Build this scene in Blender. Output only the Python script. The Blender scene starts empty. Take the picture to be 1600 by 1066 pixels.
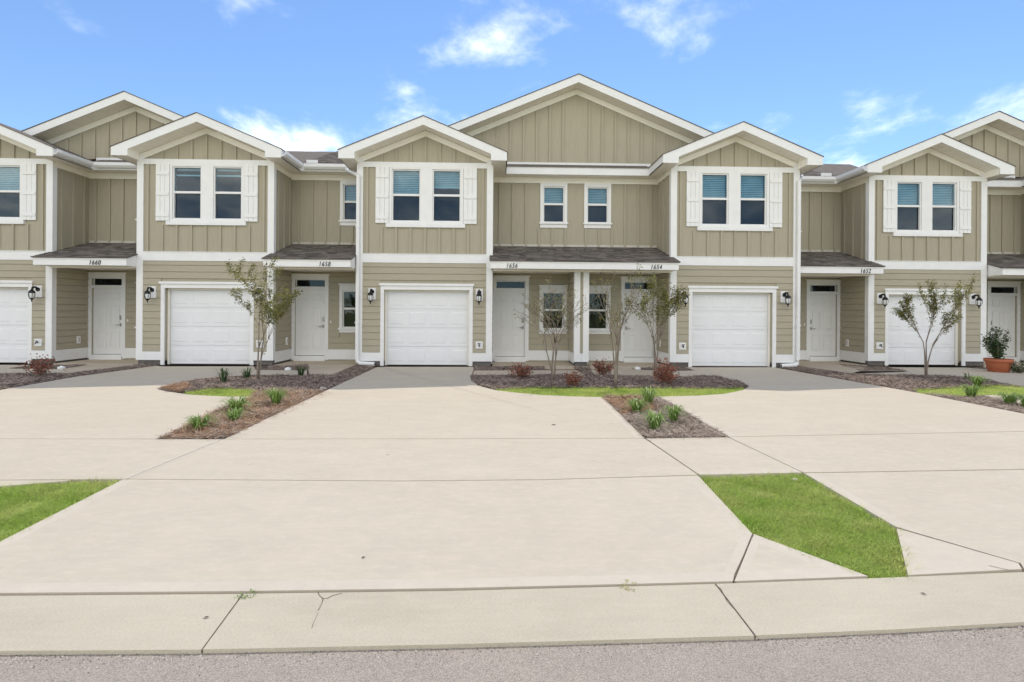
import bpy, bmesh, math, random
import numpy as np
from mathutils import Vector, noise as mnoise
random.seed(7); rng = np.random.default_rng(7)
sc = bpy.context.scene; col = sc.collection
R_ = math.radians
# ------------------------------------------------------------------ camera
F_PX, YAW, ROLL, EYE, CX, CY = 800.0, math.atan(20/800.0), 0.0068, 1.56, 800.0, 486.925
cd = bpy.data.cameras.new('camera'); cam = bpy.data.objects.new('camera', cd); col.objects.link(cam)
cd.sensor_width = 36.0; cd.lens = 36.0*F_PX/1600.0
cd.shift_x = 0.0; cd.shift_y = -(533.0-CY)/1600.0
cd.clip_start = 0.05; cd.clip_end = 3000
cam.location = (0, 0, EYE)
cam.rotation_mode = 'XYZ'
from mathutils import Matrix
cam.rotation_euler = (Matrix.Rotation(-YAW, 3, 'Z') @ Matrix.Rotation(math.pi/2, 3, 'X') @ Matrix.Rotation(ROLL, 3, 'Z')).to_euler()
sc.camera = cam
sc.render.resolution_x, sc.render.resolution_y = 1024, 682
# ------------------------------------------------------------------ world: sky with clouds, more added out of view to fill the shaded fronts
SUN_EL, SUN_AZ = R_(59.5), R_(14)
w = bpy.data.worlds.new('World'); sc.world = w; w.use_nodes = True
nt = w.node_tree; nt.nodes.clear(); N = nt.nodes.new; L = nt.links.new
sky = N('ShaderNodeTexSky'); sky.sky_type = 'NISHITA'; sky.sun_disc = False
sky.sun_elevation = SUN_EL; sky.sun_rotation = SUN_AZ; sky.air_density = 1.0; sky.dust_density = 0.0; sky.ozone_density = 6.0
bg = N('ShaderNodeBackground'); bg.inputs['Strength'].default_value = 0.13
out = N('ShaderNodeOutputWorld')
geo = N('ShaderNodeTexCoord')
sep = N('ShaderNodeSeparateXYZ'); L(geo.outputs['Generated'], sep.inputs[0])
def M_(op, a, b=None, c=None):
    n = N('ShaderNodeMath'); n.operation = op
    for i, v in enumerate((a, b, c)):
        if v is None: continue
        if isinstance(v, (int, float)): n.inputs[i].default_value = v
        else: L(v, n.inputs[i])
    return n.outputs[0]
# clouds live on a flat layer overhead: direction / height
den = M_('ADD', M_('MAXIMUM', sep.outputs[2], 0.0), 0.22)
px_ = M_('DIVIDE', sep.outputs[0], den); py_ = M_('DIVIDE', sep.outputs[1], den)
cmb = N('ShaderNodeCombineXYZ'); L(px_, cmb.inputs[0]); L(py_, cmb.inputs[1])
mp = N('ShaderNodeMapping'); mp.inputs['Rotation'].default_value = (0, 0, R_(40)); mp.inputs['Scale'].default_value = (1.0, 0.8, 1.0); mp.inputs['Location'].default_value = (3.3, -15.82, 0)
L(cmb.outputs[0], mp.inputs['Vector'])
def noise(scale, detail, rough, dist=0.0):
    n = N('ShaderNodeTexNoise'); n.inputs['Scale'].default_value = scale; n.inputs['Detail'].default_value = detail
    n.inputs['Roughness'].default_value = rough; n.inputs['Distortion'].default_value = dist; L(mp.outputs[0], n.inputs['Vector']); return n.outputs['Fac']
n1 = noise(2.6, 11, 0.60, 0.25); n2 = noise(0.42, 2, 0.5)
dens = M_('ADD', M_('MULTIPLY', n1, 0.55), M_('MULTIPLY', n2, 0.75))
ramp = N('ShaderNodeMapRange'); ramp.interpolation_type = 'SMOOTHSTEP'
ramp.inputs['From Min'].default_value = 0.56; ramp.inputs['From Max'].default_value = 0.88; ramp.inputs['To Max'].default_value = 0.92
L(dens, ramp.inputs['Value'])
mix = N('ShaderNodeMix'); mix.data_type = 'RGBA'; mix.inputs['B'].default_value = (25.0, 23.0, 19.6, 1)  # cloud colour raised and warmed to act as fill light on the shaded fronts
L(ramp.outputs[0], mix.inputs['Factor']); L(sky.outputs[0], mix.inputs['A']); L(mix.outputs['Result'], bg.inputs['Color']); L(bg.outputs[0], out.inputs['Surface'])
# ------------------------------------------------------------------ sun
sd = bpy.data.lights.new('sun', 'SUN'); sd.energy = 2.0; sd.angle = R_(0.53); sd.color = (1.0, 0.93, 0.82)
so = bpy.data.objects.new('sun', sd); col.objects.link(so); so.location = (3, 20, 30)
sv = Vector((math.sin(SUN_AZ)*math.cos(SUN_EL), math.cos(SUN_AZ)*math.cos(SUN_EL), math.sin(SUN_EL)))
so.rotation_mode = 'QUATERNION'; so.rotation_quaternion = sv.to_track_quat('Z', 'Y')
sc.view_settings.view_transform = 'Standard'; sc.view_settings.look = 'None'; sc.view_settings.gamma = 1.0
sc.view_settings.use_curve_mapping = False; sc.view_settings.exposure = 0.51
sc.render.engine = 'CYCLES'
try:
    sc.cycles.max_bounces = 8; sc.cycles.diffuse_bounces = 5; sc.cycles.transparent_max_bounces = 12
except Exception: pass

# ------------------------------------------------------------------ picture -> place helpers
def ray(x, y):
    a, b = x-CX, CY-y
    u = a*math.cos(ROLL)-b*math.sin(ROLL); v = a*math.sin(ROLL)+b*math.cos(ROLL)
    return (math.cos(YAW)*u+math.sin(YAW)*F_PX, -math.sin(YAW)*u+math.cos(YAW)*F_PX, v)
def gnd(x, y, z=0.0):
    r = ray(x, y); t = (z-EYE)/r[2]; return (r[0]*t, r[1]*t)
def atY(x, y, Y):
    r = ray(x, y); t = Y/r[1]; return (r[0]*t, EYE+r[2]*t)

# ------------------------------------------------------------------ materials
def mat(name, c1, c2=None, scale=6.0, rough=0.6, bump=0.0, bscale=60.0, detail=5, island=0.0, transl=0.0, spec=0.3, stretch=(1, 1, 1), speck=0.0, speckscale=300, metal=0.0, stain=None, mott=None):
    m = bpy.data.materials.new(name); m.use_nodes = True; t = m.node_tree; b = t.nodes['Principled BSDF']; k = t.links.new
    b.inputs['Roughness'].default_value = rough; b.inputs['Specular IOR Level'].default_value = spec; b.inputs['Metallic'].default_value = metal
    tc = t.nodes.new('ShaderNodeTexCoord'); mp = t.nodes.new('ShaderNodeMapping'); mp.inputs['Scale'].default_value = stretch
    k(tc.outputs['Object'], mp.inputs['Vector'])
    def nz(s, d=detail, r=0.6):
        n = t.nodes.new('ShaderNodeTexNoise'); n.inputs['Scale'].default_value = s; n.inputs['Detail'].default_value = d; n.inputs['Roughness'].default_value = r
        k(mp.outputs[0], n.inputs['Vector']); return n.outputs['Fac']
    def mixc(fac, A, B, blend='MIX'):
        n = t.nodes.new('ShaderNodeMix'); n.data_type = 'RGBA'; n.blend_type = blend
        for s, v in (('Factor', fac), ('A', A), ('B', B)):
            if isinstance(v, tuple): n.inputs[s].default_value = v+(1,) if len(v) == 3 else v
            elif isinstance(v, (int, float)): n.inputs[s].default_value = v
            else: k(v, n.inputs[s])
        return n.outputs['Result']
    def rng_(v, a, b_, lo=0., hi=1.):
        n = t.nodes.new('ShaderNodeMapRange'); n.inputs['From Min'].default_value = a; n.inputs['From Max'].default_value = b_
        n.inputs['To Min'].default_value = lo; n.inputs['To Max'].default_value = hi; k(v, n.inputs['Value']); return n.outputs[0]
    c2 = c2 or tuple(v*0.88 for v in c1)
    c = mixc(rng_(nz(scale), 0.3, 0.7), c1, c2)
    if stain: c = mixc(rng_(nz(stain[0], 4, .65), 0.5, 0.78, 0, stain[2]), c, stain[1])
    if mott: c = mixc(rng_(nz(mott[0], 5, .7), .36, .64, 0, mott[1]), c, tuple(v*.80 for v in c1)); c = mixc(rng_(nz(mott[0]*4.3, 4, .7), .45, .7, 0, mott[1]*.8), c, tuple(min(1, v*1.13) for v in c1))
    if speck: c = mixc(rng_(nz(speckscale, 2, .5), 0.35, 0.7, 0, speck), c, tuple(min(1, v*2.3) for v in c1)); c = mixc(rng_(nz(speckscale*.83, 2, .5), 0.52, 0.7, 0, speck), c, tuple(v*.3 for v in c1))
    if island:
        g = t.nodes.new('ShaderNodeNewGeometry')
        hs = t.nodes.new('ShaderNodeHueSaturation'); k(c, hs.inputs['Color'])
        k(rng_(g.outputs['Random Per Island'], 0, 1, 1-island, 1+island), hs.inputs['Value'])
        c = hs.outputs[0]
    k(c, b.inputs['Base Color'])
    if bump:
        bn = t.nodes.new('ShaderNodeBump'); bn.inputs['Strength'].default_value = bump; bn.inputs['Distance'].default_value = 0.01
        k(nz(bscale, 6, .7), bn.inputs['Height']); k(bn.outputs[0], b.inputs['Normal'])
    if transl:
        tr = t.nodes.new('ShaderNodeBsdfTranslucent'); ms = t.nodes.new('ShaderNodeMixShader'); ms.inputs[0].default_value = transl
        k(c, tr.inputs['Color']); o = t.nodes['Material Output']; k(b.outputs[0], ms.inputs[1]); k(tr.outputs[0], ms.inputs[2]); k(ms.outputs[0], o.inputs['Surface'])
    return m
def glass(name, tint, refl):
    m = bpy.data.materials.new(name); m.use_nodes = True; t = m.node_tree; k = t.links.new; t.nodes.remove(t.nodes['Principled BSDF']); o = t.nodes['Material Output']
    tr = t.nodes.new('ShaderNodeBsdfTransparent'); tr.inputs[0].default_value = tint+(1,)
    gl = t.nodes.new('ShaderNodeBsdfGlossy'); gl.inputs['Roughness'].default_value = 0.015; gl.inputs['Color'].default_value = (.78, .91, 1, 1)
    lw = t.nodes.new('ShaderNodeFresnel'); lw.inputs['IOR'].default_value = refl
    tc = t.nodes.new('ShaderNodeTexCoord'); nz = t.nodes.new('ShaderNodeTexNoise'); nz.inputs['Scale'].default_value = 2.2; k(tc.outputs['Object'], nz.inputs['Vector'])
    bn = t.nodes.new('ShaderNodeBump'); bn.inputs['Strength'].default_value = 0.02; bn.inputs['Distance'].default_value = 0.03; k(nz.outputs['Fac'], bn.inputs['Height']); k(bn.outputs[0], gl.inputs['Normal'])
    ms = t.nodes.new('ShaderNodeMixShader'); gm = t.nodes.new('ShaderNodeNewGeometry'); ml = t.nodes.new('ShaderNodeMath'); ml.operation = 'MULTIPLY'; iv = t.nodes.new('ShaderNodeMath'); iv.operation = 'SUBTRACT'; iv.inputs[0].default_value = 1.0; k(gm.outputs['Backfacing'], iv.inputs[1]); k(lw.outputs[0], ml.inputs[0]); k(iv.outputs[0], ml.inputs[1]); k(ml.outputs[0], ms.inputs[0]); k(tr.outputs[0], ms.inputs[1]); k(gl.outputs[0], ms.inputs[2]); k(ms.outputs[0], o.inputs['Surface'])
    return m
TAN = (0.405, 0.368, 0.276)
MT = dict(
 lap=mat('painted_lap_siding', TAN, tuple(v*.9 for v in TAN), 3, .62, .18, 40, stretch=(1, 1, 14), island=.05),
 panel=mat('painted_panel_siding', TAN, tuple(v*.9 for v in TAN), 3, .65, .15, 50, stretch=(6, 6, .6), stain=(1.3, tuple(v*.8 for v in TAN), .35)),
 white=mat('white_trim_paint', (.80, .80, .79), (.75, .75, .74), 4, .5, .05, 30),
 soffit=mat('soffit_bounce_white', (.88, .85, .77), (.84, .81, .73), 4, .55),  # white paint with the paving's bounce light put into its warm, pale tone
 door=mat('white_door_paint', (.78, .78, .765), (.75, .75, .735), 3, .4),
 gdoor=mat('garage_door_enamel', (.78, .79, .80), (.75, .76, .77), 2, .42, .06, 120),
 shingle=mat('asphalt_shingle', (.15, .13, .112), (.088, .076, .066), 9, .9, .5, 180, island=.45, speck=.25, speckscale=260),
 found=mat('foundation_block', (.17, .16, .145), (.11, .10, .09), 8, .9, .3, 40),
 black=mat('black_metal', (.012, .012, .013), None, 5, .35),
 nickel=mat('brushed_nickel', (.35, .34, .32), None, 5, .3, metal=1.0),
 lglass=mat('lantern_glass', (.75, .77, .75), None, 5, .12),
 pane=glass('window_glass', (.64, .77, .82), 1.65),
 low=glass('lower_window_glass', (.5, .55, .58), 1.5),
 screen=mat('insect_screen', (.20, .20, .22), (.16, .16, .18), 60, .8),
 blind=mat('white_blind', (.84, .86, .85), None, 5, .5),
 dark=mat('unlit_room_tone', (.03, .034, .04), (.02, .022, .026), 2, .9),  # near-black: the shade of the unlit rooms is put into the colour
 number=mat('dark_bronze_numeral', (.03, .028, .026), None, 5, .4),
 conc=mat('broomed_concrete', (.53, .465, .37), (.495, .43, .335), .55, .85, .12, 220, stain=(.35, (.44, .365, .275), .55), speck=.12, speckscale=170, mott=(2.6, .5), stretch=(.8, 1.5, 1)),
 concl=mat('trowelled_concrete_edge', (.555, .495, .405), (.525, .46, .37), 1.2, .8, .06, 160, speck=.06, speckscale=200, mott=(3, .35)),
 gutterc=mat('gutter_concrete', (.50, .445, .345), (.435, .385, .295), 1.6, .88, .25, 120, stain=(.8, (.34, .295, .22), .6), speck=.14, speckscale=150, mott=(3.5, .3), stretch=(.5, 1.6, 1)),
 walk=mat('walk_concrete', (.52, .455, .36), (.46, .39, .3), 1.1, .85, .12, 200),
 asphalt=mat('weathered_asphalt', (.335, .29, .245), (.27, .236, .205), 2.2, .92, .6, 220, speck=.45, speckscale=160, stain=(.7, (.40, .335, .265), .8), mott=(5, .5)),
 soil=mat('soil', (.13, .098, .075), (.08, .06, .047), 6, .95, .5, 60),
 joint=mat('joint_dirt', (.19, .155, .115), (.10, .08, .06), 20, .95, .5, 90),
 lawn=mat('lawn_soil', (.42, .46, .15), (.38, .36, .17), 9, .95, .5, 60),
 mulch=mat('mulch_strands', (.36, .285, .24), (.22, .17, .14), 5, .9, island=.5),
 straw=mat('pine_straw_needles', (.46, .28, .165), (.36, .235, .15), 3, .85, island=.45),
 grey_straw=mat('weathered_straw', (.46, .38, .31), (.33, .265, .215), 3, .85, island=.45),
 grass=mat('grass_blades', (.38, .55, .09), (.62, .66, .24), 2.2, .6, island=.4, transl=.6),
 dry=mat('dry_grass_blades', (.46, .42, .19), (.38, .35, .14), 3, .7, island=.3, transl=.3),
 liri=mat('clump_leaf', (.16, .27, .05), (.26, .36, .11), 9, .45, island=.35, transl=.25),
 iris=mat('dark_strap_leaf', (.045, .085, .03), (.06, .10, .035), 9, .45, island=.3, transl=.2),
 myrt=mat('myrtle_leaf', (.15, .17, .045), (.24, .22, .06), 3, .5, island=.45, transl=.35),
 pod=mat('seed_pod', (.05, .035, .028), None, 9, .8, island=.3),
 bark=mat('myrtle_bark', (.30, .25, .20), (.17, .14, .115), 14, .8, .3, 50, stretch=(1, 1, .25)),
 red=mat('burgundy_leaf', (.36, .14, .08), (.19, .06, .05), 6, .5, island=.5, transl=.3),
 shrub=mat('dark_shrub_leaf', (.055, .10, .03), (.035, .065, .022), 5, .45, island=.45, transl=.25),
 terra=mat('terracotta', (.42, .135, .065), (.36, .11, .055), 6, .7, .1, 40),
 stone=mat('pale_stone', (.55, .52, .46), (.42, .39, .34), 14, .85, .3, 40),
)
# ------------------------------------------------------------------ mesh builder and tagging
class MB:
    def __init__(s): s.v = []; s.f = []; s.mi = []
    def hexa(s, p, mi=0):
        n = len(s.v); s.v += p
        s.f += [(n, n+1, n+2, n+3), (n+4, n+7, n+6, n+5), (n, n+4, n+5, n+1), (n+1, n+5, n+6, n+2), (n+2, n+6, n+7, n+3), (n+3, n+7, n+4, n)]; s.mi += [mi]*6
    def box(s, fr, s0, s1, d0, d1, z0, z1, mi=0):
        s.hexa([fr(s0, d0, z0), fr(s1, d0, z0), fr(s1, d1, z0), fr(s0, d1, z0), fr(s0, d0, z1), fr(s1, d0, z1), fr(s1, d1, z1), fr(s0, d1, z1)], mi); return s
    def wedge(s, fr, s0, s1, z0, z1, db, dt, d0=0.0):
        s.hexa([fr(s0, d0, z0), fr(s1, d0, z0), fr(s1, db, z0), fr(s0, db, z0), fr(s0, d0, z1), fr(s1, d0, z1), fr(s1, dt, z1), fr(s0, dt, z1)]); return s
    def prism(s, fr, poly, d0, d1):
        n = len(s.v); k = len(poly)
        s.v += [fr(a, d0, z) for a, z in poly]+[fr(a, d1, z) for a, z in poly]
        s.f += [tuple(range(n, n+k)), tuple(range(n+2*k-1, n+k-1, -1))]+[(n+i, n+(i+1) % k, n+k+(i+1) % k, n+k+i) for i in range(k)]; s.mi += [0]*(k+2); return s
    def tube(s, pts, rad, seg=6):
        pts = [Vector(p) for p in pts]; k = len(pts); n0 = len(s.v)
        for i, p in enumerate(pts):
            t = (pts[min(i+1, k-1)]-pts[max(i-1, 0)]).normalized()
            a = t.cross(Vector((0, 0, 1))) if abs(t.z) < .95 else t.cross(Vector((1, 0, 0))); a.normalize(); b = t.cross(a)
            r = rad[i] if isinstance(rad, (list, tuple)) else rad
            s.v += [tuple(p+(a*math.cos(2*math.pi*j/seg)+b*math.sin(2*math.pi*j/seg))*r) for j in range(seg)]
        for i in range(k-1):
            for j in range(seg):
                a0 = n0+i*seg+j; a1 = n0+i*seg+(j+1) % seg; s.f.append((a0, a1, a1+seg, a0+seg)); s.mi.append(0)
        s.f += [tuple(range(n0+seg-1, n0-1, -1)), tuple(range(n0+(k-1)*seg, n0+k*seg))]; s.mi += [0, 0]; return s
    def lathe(s, c, prof, seg=12):
        n0 = len(s.v); k = len(prof)
        for r, z in prof: s.v += [(c[0]+r*math.cos(2*math.pi*j/seg), c[1]+r*math.sin(2*math.pi*j/seg), c[2]+z) for j in range(seg)]
        for i in range(k-1):
            for j in range(seg):
                a0 = n0+i*seg+j; a1 = n0+i*seg+(j+1) % seg; s.f.append((a0, a1, a1+seg, a0+seg)); s.mi.append(0)
        s.f += [tuple(range(n0+seg-1, n0-1, -1)), tuple(range(n0+(k-1)*seg, n0+k*seg))]; s.mi += [0, 0]; return s
    def build(s, name, m, parent=None, smooth=False, kind=None, mats=None, recalc=True):
        me = bpy.data.meshes.new(name); me.from_pydata(s.v, [], s.f)
        for q in (mats or [m]): me.materials.append(MT[q] if isinstance(q, str) else q)
        if mats: me.polygons.foreach_set('material_index', s.mi)
        if recalc:
            bm = bmesh.new(); bm.from_mesh(me); bmesh.ops.recalc_face_normals(bm, faces=bm.faces); bm.to_mesh(me); bm.free()
        if smooth: me.shade_smooth()
        o = bpy.data.objects.new(name, me); col.objects.link(o)
        if parent: o.parent = parent
        if kind: o['kind'] = kind
        return o
def raw_mesh(name, co, faces, m, parent=None, kind=None):
    """numpy fast path: co (n,3), faces (k,3|4)"""
    me = bpy.data.meshes.new(name); n, k = faces.shape
    me.vertices.add(len(co)); me.vertices.foreach_set('co', np.ascontiguousarray(co, dtype=np.float32).ravel())
    me.loops.add(n*k); me.loops.foreach_set('vertex_index', faces.astype(np.int32).ravel())
    me.polygons.add(n); me.polygons.foreach_set('loop_start', np.arange(0, n*k, k, dtype=np.int32)); me.polygons.foreach_set('loop_total', np.full(n, k, dtype=np.int32))
    me.update(calc_edges=True); me.validate(); me.materials.append(MT[m])
    o = bpy.data.objects.new(name, me); col.objects.link(o)
    if parent: o.parent = parent
    if kind: o['kind'] = kind
    return o
def tag(o, label, cat, group=None):
    o['label'] = label; o['category'] = cat
    if group: o['group'] = group
    return o
def empty(name, loc, label, cat, group=None):
    o = bpy.data.objects.new(name, None); o.empty_display_size = .2; col.objects.link(o); o.location = loc
    return tag(o, label, cat, group)
WORLD = lambda x, d, z: (x, d, z)

# ------------------------------------------------------------------ the ground: slabs, sidewalk, gutter, road
def inset(poly, dist):
    """move every edge of a polygon (any orientation) inwards by dist[i]"""
    n = len(poly); P = [Vector(p) for p in poly]
    area = sum(P[i].x*P[(i+1) % n].y-P[(i+1) % n].x*P[i].y for i in range(n))
    sg = 1 if area > 0 else -1; out = []
    ds = dist if isinstance(dist, (list, tuple)) else [dist]*n
    for i in range(n):
        e0 = (P[i]-P[i-1]).normalized(); e1 = (P[(i+1) % n]-P[i]).normalized()
        n0 = Vector((-e0.y, e0.x))*sg; n1 = Vector((-e1.y, e1.x))*sg
        a = P[i]+n0*ds[i-1]; b = P[i]+n1*ds[i]
        cr = e0.x*e1.y-e0.y*e1.x
        if abs(cr) < .08: q = (a+b)/2
        else:
            t = ((b-a).x*e1.y-(b-a).y*e1.x)/cr; q = a+e0*t
        out.append((q.x, q.y))
    return out
def slab(name, poly, m, z=0.0, th=.10, gap=.0032, ring=None, kind='structure', px=True, ringm='concl'):
    g = [gnd(*p) for p in poly] if px else poly
    g = inset(g, gap); n = len(g); b = MB()
    if ring:
        q = inset(g, [r if r else .0005 for r in ring])
        b.v += [(x, y, z) for x, y in g]+[(x, y, z) for x, y in q]+[(x, y, z-th) for x, y in g]
        b.f.append(tuple(range(n, 2*n))); b.mi.append(0)
        for i in range(n):
            j = (i+1) % n; b.f += [(i, j, n+j, n+i), (i, 2*n+i, 2*n+j, j)]; b.mi += [1, 1]
    else:
        b.v += [(x, y, z) for x, y in g]+[(x, y, z-th) for x, y in g]; b.f.append(tuple(range(n))); b.mi.append(0)
        for i in range(n): j = (i+1) % n; b.f.append((i, n+i, n+j, j)); b.mi.append(0)
    o = b.build(name, m, mats=[m, ringm] if ring else None)
    if kind: o['kind'] = kind
    return o
def sheet(name, x0, x1, y0, y1, z, m):
    o = MB(); o.v = [(x0, y0, z), (x1, y0, z), (x1, y1, z), (x0, y1, z)]; o.f = [(0, 1, 2, 3)]; o.mi = [0]; o = o.build(name, m, recalc=False); o['kind'] = 'structure'; return o
sheet('ground', -400, 400, -300, 900, -.13, 'lawn')
sheet('planting_soil', -40, 40, 2.6, 30, -.085, 'joint')
b_ = MB(); road_e = [(-1600, 1035), (-400, 1026), (0, 1019), (315, 1016.5), (700, 1008.5), (1180, 995), (1400, 985), (1600, 973.5), (2000, 948), (3000, 900)]
rg = [gnd(x, y, -.02) for x, y in road_e]
rd = [(-60, rg[0][1])]+rg+[(60, rg[-1][1]+2)]
b_.v = [(x, y-.008, -.02) for x, y in rd]+[(x, y-9.0, -.02) for x, y in rd]; n_ = len(rd)
b_.f = [(i, i+1, n_+i+1, n_+i) for i in range(n_-1)]; b_.mi = [0]*(n_-1)
o_ = b_.build('road', 'asphalt'); o_['kind'] = 'structure'
# gutter (three lengths, cracked joints between)
slab('street_gutter', [(-900, 938), (-400, 934), (0, 930.5), (380, 927.5), (315, 1016), (0, 1018), (-400, 1025), (-900, 1030)], 'gutterc', gap=.004)
slab('street_gutter', [(380.6, 927.5), (700, 923), (1000, 915.5), (1117, 912), (1180, 994), (700, 1007.5), (315.5, 1015.5)], 'gutterc', gap=.003)
slab('street_gutter', [(1118, 912), (1355, 903.5), (1600, 893.5), (2000, 873), (2600, 850), (2600, 912), (2000, 946), (1600, 972.5), (1400, 984), (1180.7, 993.5)], 'gutterc', gap=.003)
# driveway aprons between sidewalk and gutter
slab('driveway_apron', [(192, 749), (620, 752), (850, 750), (1091, 743), (1176, 834), (1145.6, 908.5), (1000, 912.5), (700, 919.5), (380, 924), (0, 927), (-500, 929), (-250, 900), (0, 846)], 'conc', ring=[0, 0, 0, .10, .06, .1, .1, .1, .1, .1, .1, .1, .10])
slab('driveway_apron', [(1177, 834), (1358, 900.5), (1146.6, 908.5)], 'conc', ring=[.11, .11, .05])
slab('driveway_apron', [(1256, 739.5), (1600, 734), (2000, 727), (2900, 712), (2900, 820), (2000, 868), (1600, 889.4), (1593.5, 879.6), (1399, 823)], 'conc', ring=[0, 0, 0, 0, .1, 0, 0, .02, .11])
slab('driveway_apron', [(1400, 825), (1592, 880), (1598, 889.5), (1418, 899)], 'concl')
slab('driveway_apron', [(-60, 751), (112, 750), (100, 752), (0, 760), (-60, 766), (-500, 850), (-900, 850), (-900, 752)], 'conc')
# sidewalk
slab('sidewalk', [(-900, 688), (-400, 687), (0, 686), (245, 686.3), (347, 686.3), (198.2, 748.5), (0, 750), (-400, 751), (-900, 752)], 'conc')
slab('sidewalk', [(347.8, 686.3), (700, 686), (1007, 685), (1091, 742), (850, 749.3), (620, 751.3), (199, 748.5)], 'conc')
slab('sidewalk', [(1009, 685), (1137, 683), (1254.6, 738.5), (1092.4, 742)], 'conc', ring=[0, 0, .09, 0])
slab('sidewalk', [(1138.2, 683), (1600, 674.5), (2600, 660), (2600, 715), (1600, 733), (1255.4, 738.5)], 'conc')
# driveways up to the garages
drvC = [(594, 573.3), (739, 573.3), (741, 576), (735.5, 588), (737, 595), (748, 603), (775, 610), (810, 614), (850, 617.5), (900, 619.6), (942, 620.5), (1007, 684.5), (700, 685.5), (350, 686), (470, 628.5), (588, 574)]
slab('driveway', drvC, 'conc', ring=[0, 0, .05, .05, .05, .05, .05, .05, .05, .05, .10, 0, 0, .09, .09, 0])
drvD = [(1069, 574), (1207, 574), (1217, 575.5), (1330, 595.5), (1432, 613.5), (1600, 646.5), (1760, 680), (1600, 674), (1139, 682.5), (1029, 619.8), (1090, 618.2), (1132, 615.5), (1160, 609.8), (1170, 604), (1157, 596.5), (1119, 587.5), (1050, 587), (1050, 580), (1086, 579)]
slab('driveway', drvD, 'conc', ring=[0, 0, 0, .05, .05, .09, 0, 0, .11, .05, .05, .05, .05, .05, .05, 0, 0, 0, 0])
drvB = [(252, 572.5), (397, 572.5), (400, 578), (480, 579), (480, 585.5), (400, 587), (365, 588), (325, 591), (280, 598.5), (250, 605), (247, 608.5), (262, 612), (300, 617), (350, 619.6), (396, 620), (330, 646), (246, 685.8), (0, 685.7), (-400, 686.5), (-400, 660), (0, 609.5), (120, 588.5), (246, 571.5)]
slab('driveway', drvB, 'conc', ring=[0, 0, 0, 0, 0, .03, .03, .03, .03, .03, .03, .05, .05, .05, .09, .09, 0, 0, 0, .05, .05, .05, 0])
slab('driveway', [(-110, 569.5), (50, 570.5), (12, 576), (95, 577), (110, 583.5), (0, 583), (-110, 583), (-300, 600), (-600, 640), (-800, 600)], 'conc')
slab('driveway', [(1380, 574), (1508, 574.5), (1540, 577), (1700, 590), (1900, 640), (1700, 628), (1600, 604), (1518, 589.5), (1452, 586.8), (1380, 584.8), (1325, 584), (1345, 580), (1420, 580)], 'conc')
slab('driveway', [(1536, 617.5), (1590, 617), (1800, 625), (1900, 690), (1700, 655)], 'conc')
# porch walks
slab('porch_walk', [(137, 570.5), (218, 569.2), (109, 583), (98, 576.5)], 'walk')
slab('porch_walk', [(482, 569.6), (556, 569.8), (521, 585), (482, 585.2)], 'walk')
slab('porch_walk', [(741, 579), (900, 578.5), (913, 585.5), (738, 586)], 'walk')
slab('porch_walk', [(923, 578), (985, 577), (1048, 580), (1048, 586.8), (930, 586)], 'walk')
slab('porch_walk', [(1236, 570), (1312, 569.8), (1420, 581), (1330, 584)], 'walk')

# ------------------------------------------------------------------ beds and grass
def in_poly(pts, poly):
    x, y = pts[:, 0], pts[:, 1]; r = np.zeros(len(pts), bool); n = len(poly)
    for i in range(n):
        x0, y0 = poly[i]; x1, y1 = poly[(i+1) % n]
        c = ((y0 > y) != (y1 > y)) & (x < (x1-x0)*(y-y0)/((y1-y0) or 1e-9)+x0); r ^= c
    return r
def area(p): return abs(sum(p[i][0]*p[(i+1) % len(p)][1]-p[(i+1) % len(p)][0]*p[i][1] for i in range(len(p))))/2
def scatter(poly, n):
    xs = [p[0] for p in poly]; ys = [p[1] for p in poly]; bb = (max(xs)-min(xs))*(max(ys)-min(ys)); k = int(n*bb/max(area(poly), 1e-6)*1.1)+50
    pts = np.stack([rng.uniform(min(xs), max(xs), k), rng.uniform(min(ys), max(ys), k)], 1); pts = pts[in_poly(pts, poly)]; return pts[:n]
def lumpy(x, y): return mnoise.noise(Vector((x*2.1, y*2.1, 3.3)))
def bed(name, pxpoly, m, z, straw=None, dens=0, ln=.09, wd=.004, hill=.03, kind='structure'):
    """a mounded bed: fine grid surface clipped to the outline, loose strands on top"""
    g = [gnd(*p) for p in pxpoly]
    bm = bmesh.new(); bm.faces.new([bm.verts.new((x, y, z)) for x, y in g])
    bmesh.ops.triangulate(bm, faces=bm.faces[:])
    for _ in range(4):
        bmesh.ops.subdivide_edges(bm, edges=[e for e in bm.edges if e.calc_length() > .22], cuts=1)
        bmesh.ops.triangulate(bm, faces=bm.faces[:])
    for v in bm.verts:
        if not v.is_boundary: v.co.z += hill*(.6+.8*lumpy(v.co.x, v.co.y))
    me = bpy.data.meshes.new(name); bm.to_mesh(me); bm.free(); me.materials.append(MT[m]); me.shade_smooth()
    o = bpy.data.objects.new(name, me); col.objects.link(o); o['kind'] = kind
    if straw: strands(straw[0], g, straw[1], dens, z+hill*.6, ln, wd, hill)
    return o
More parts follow.
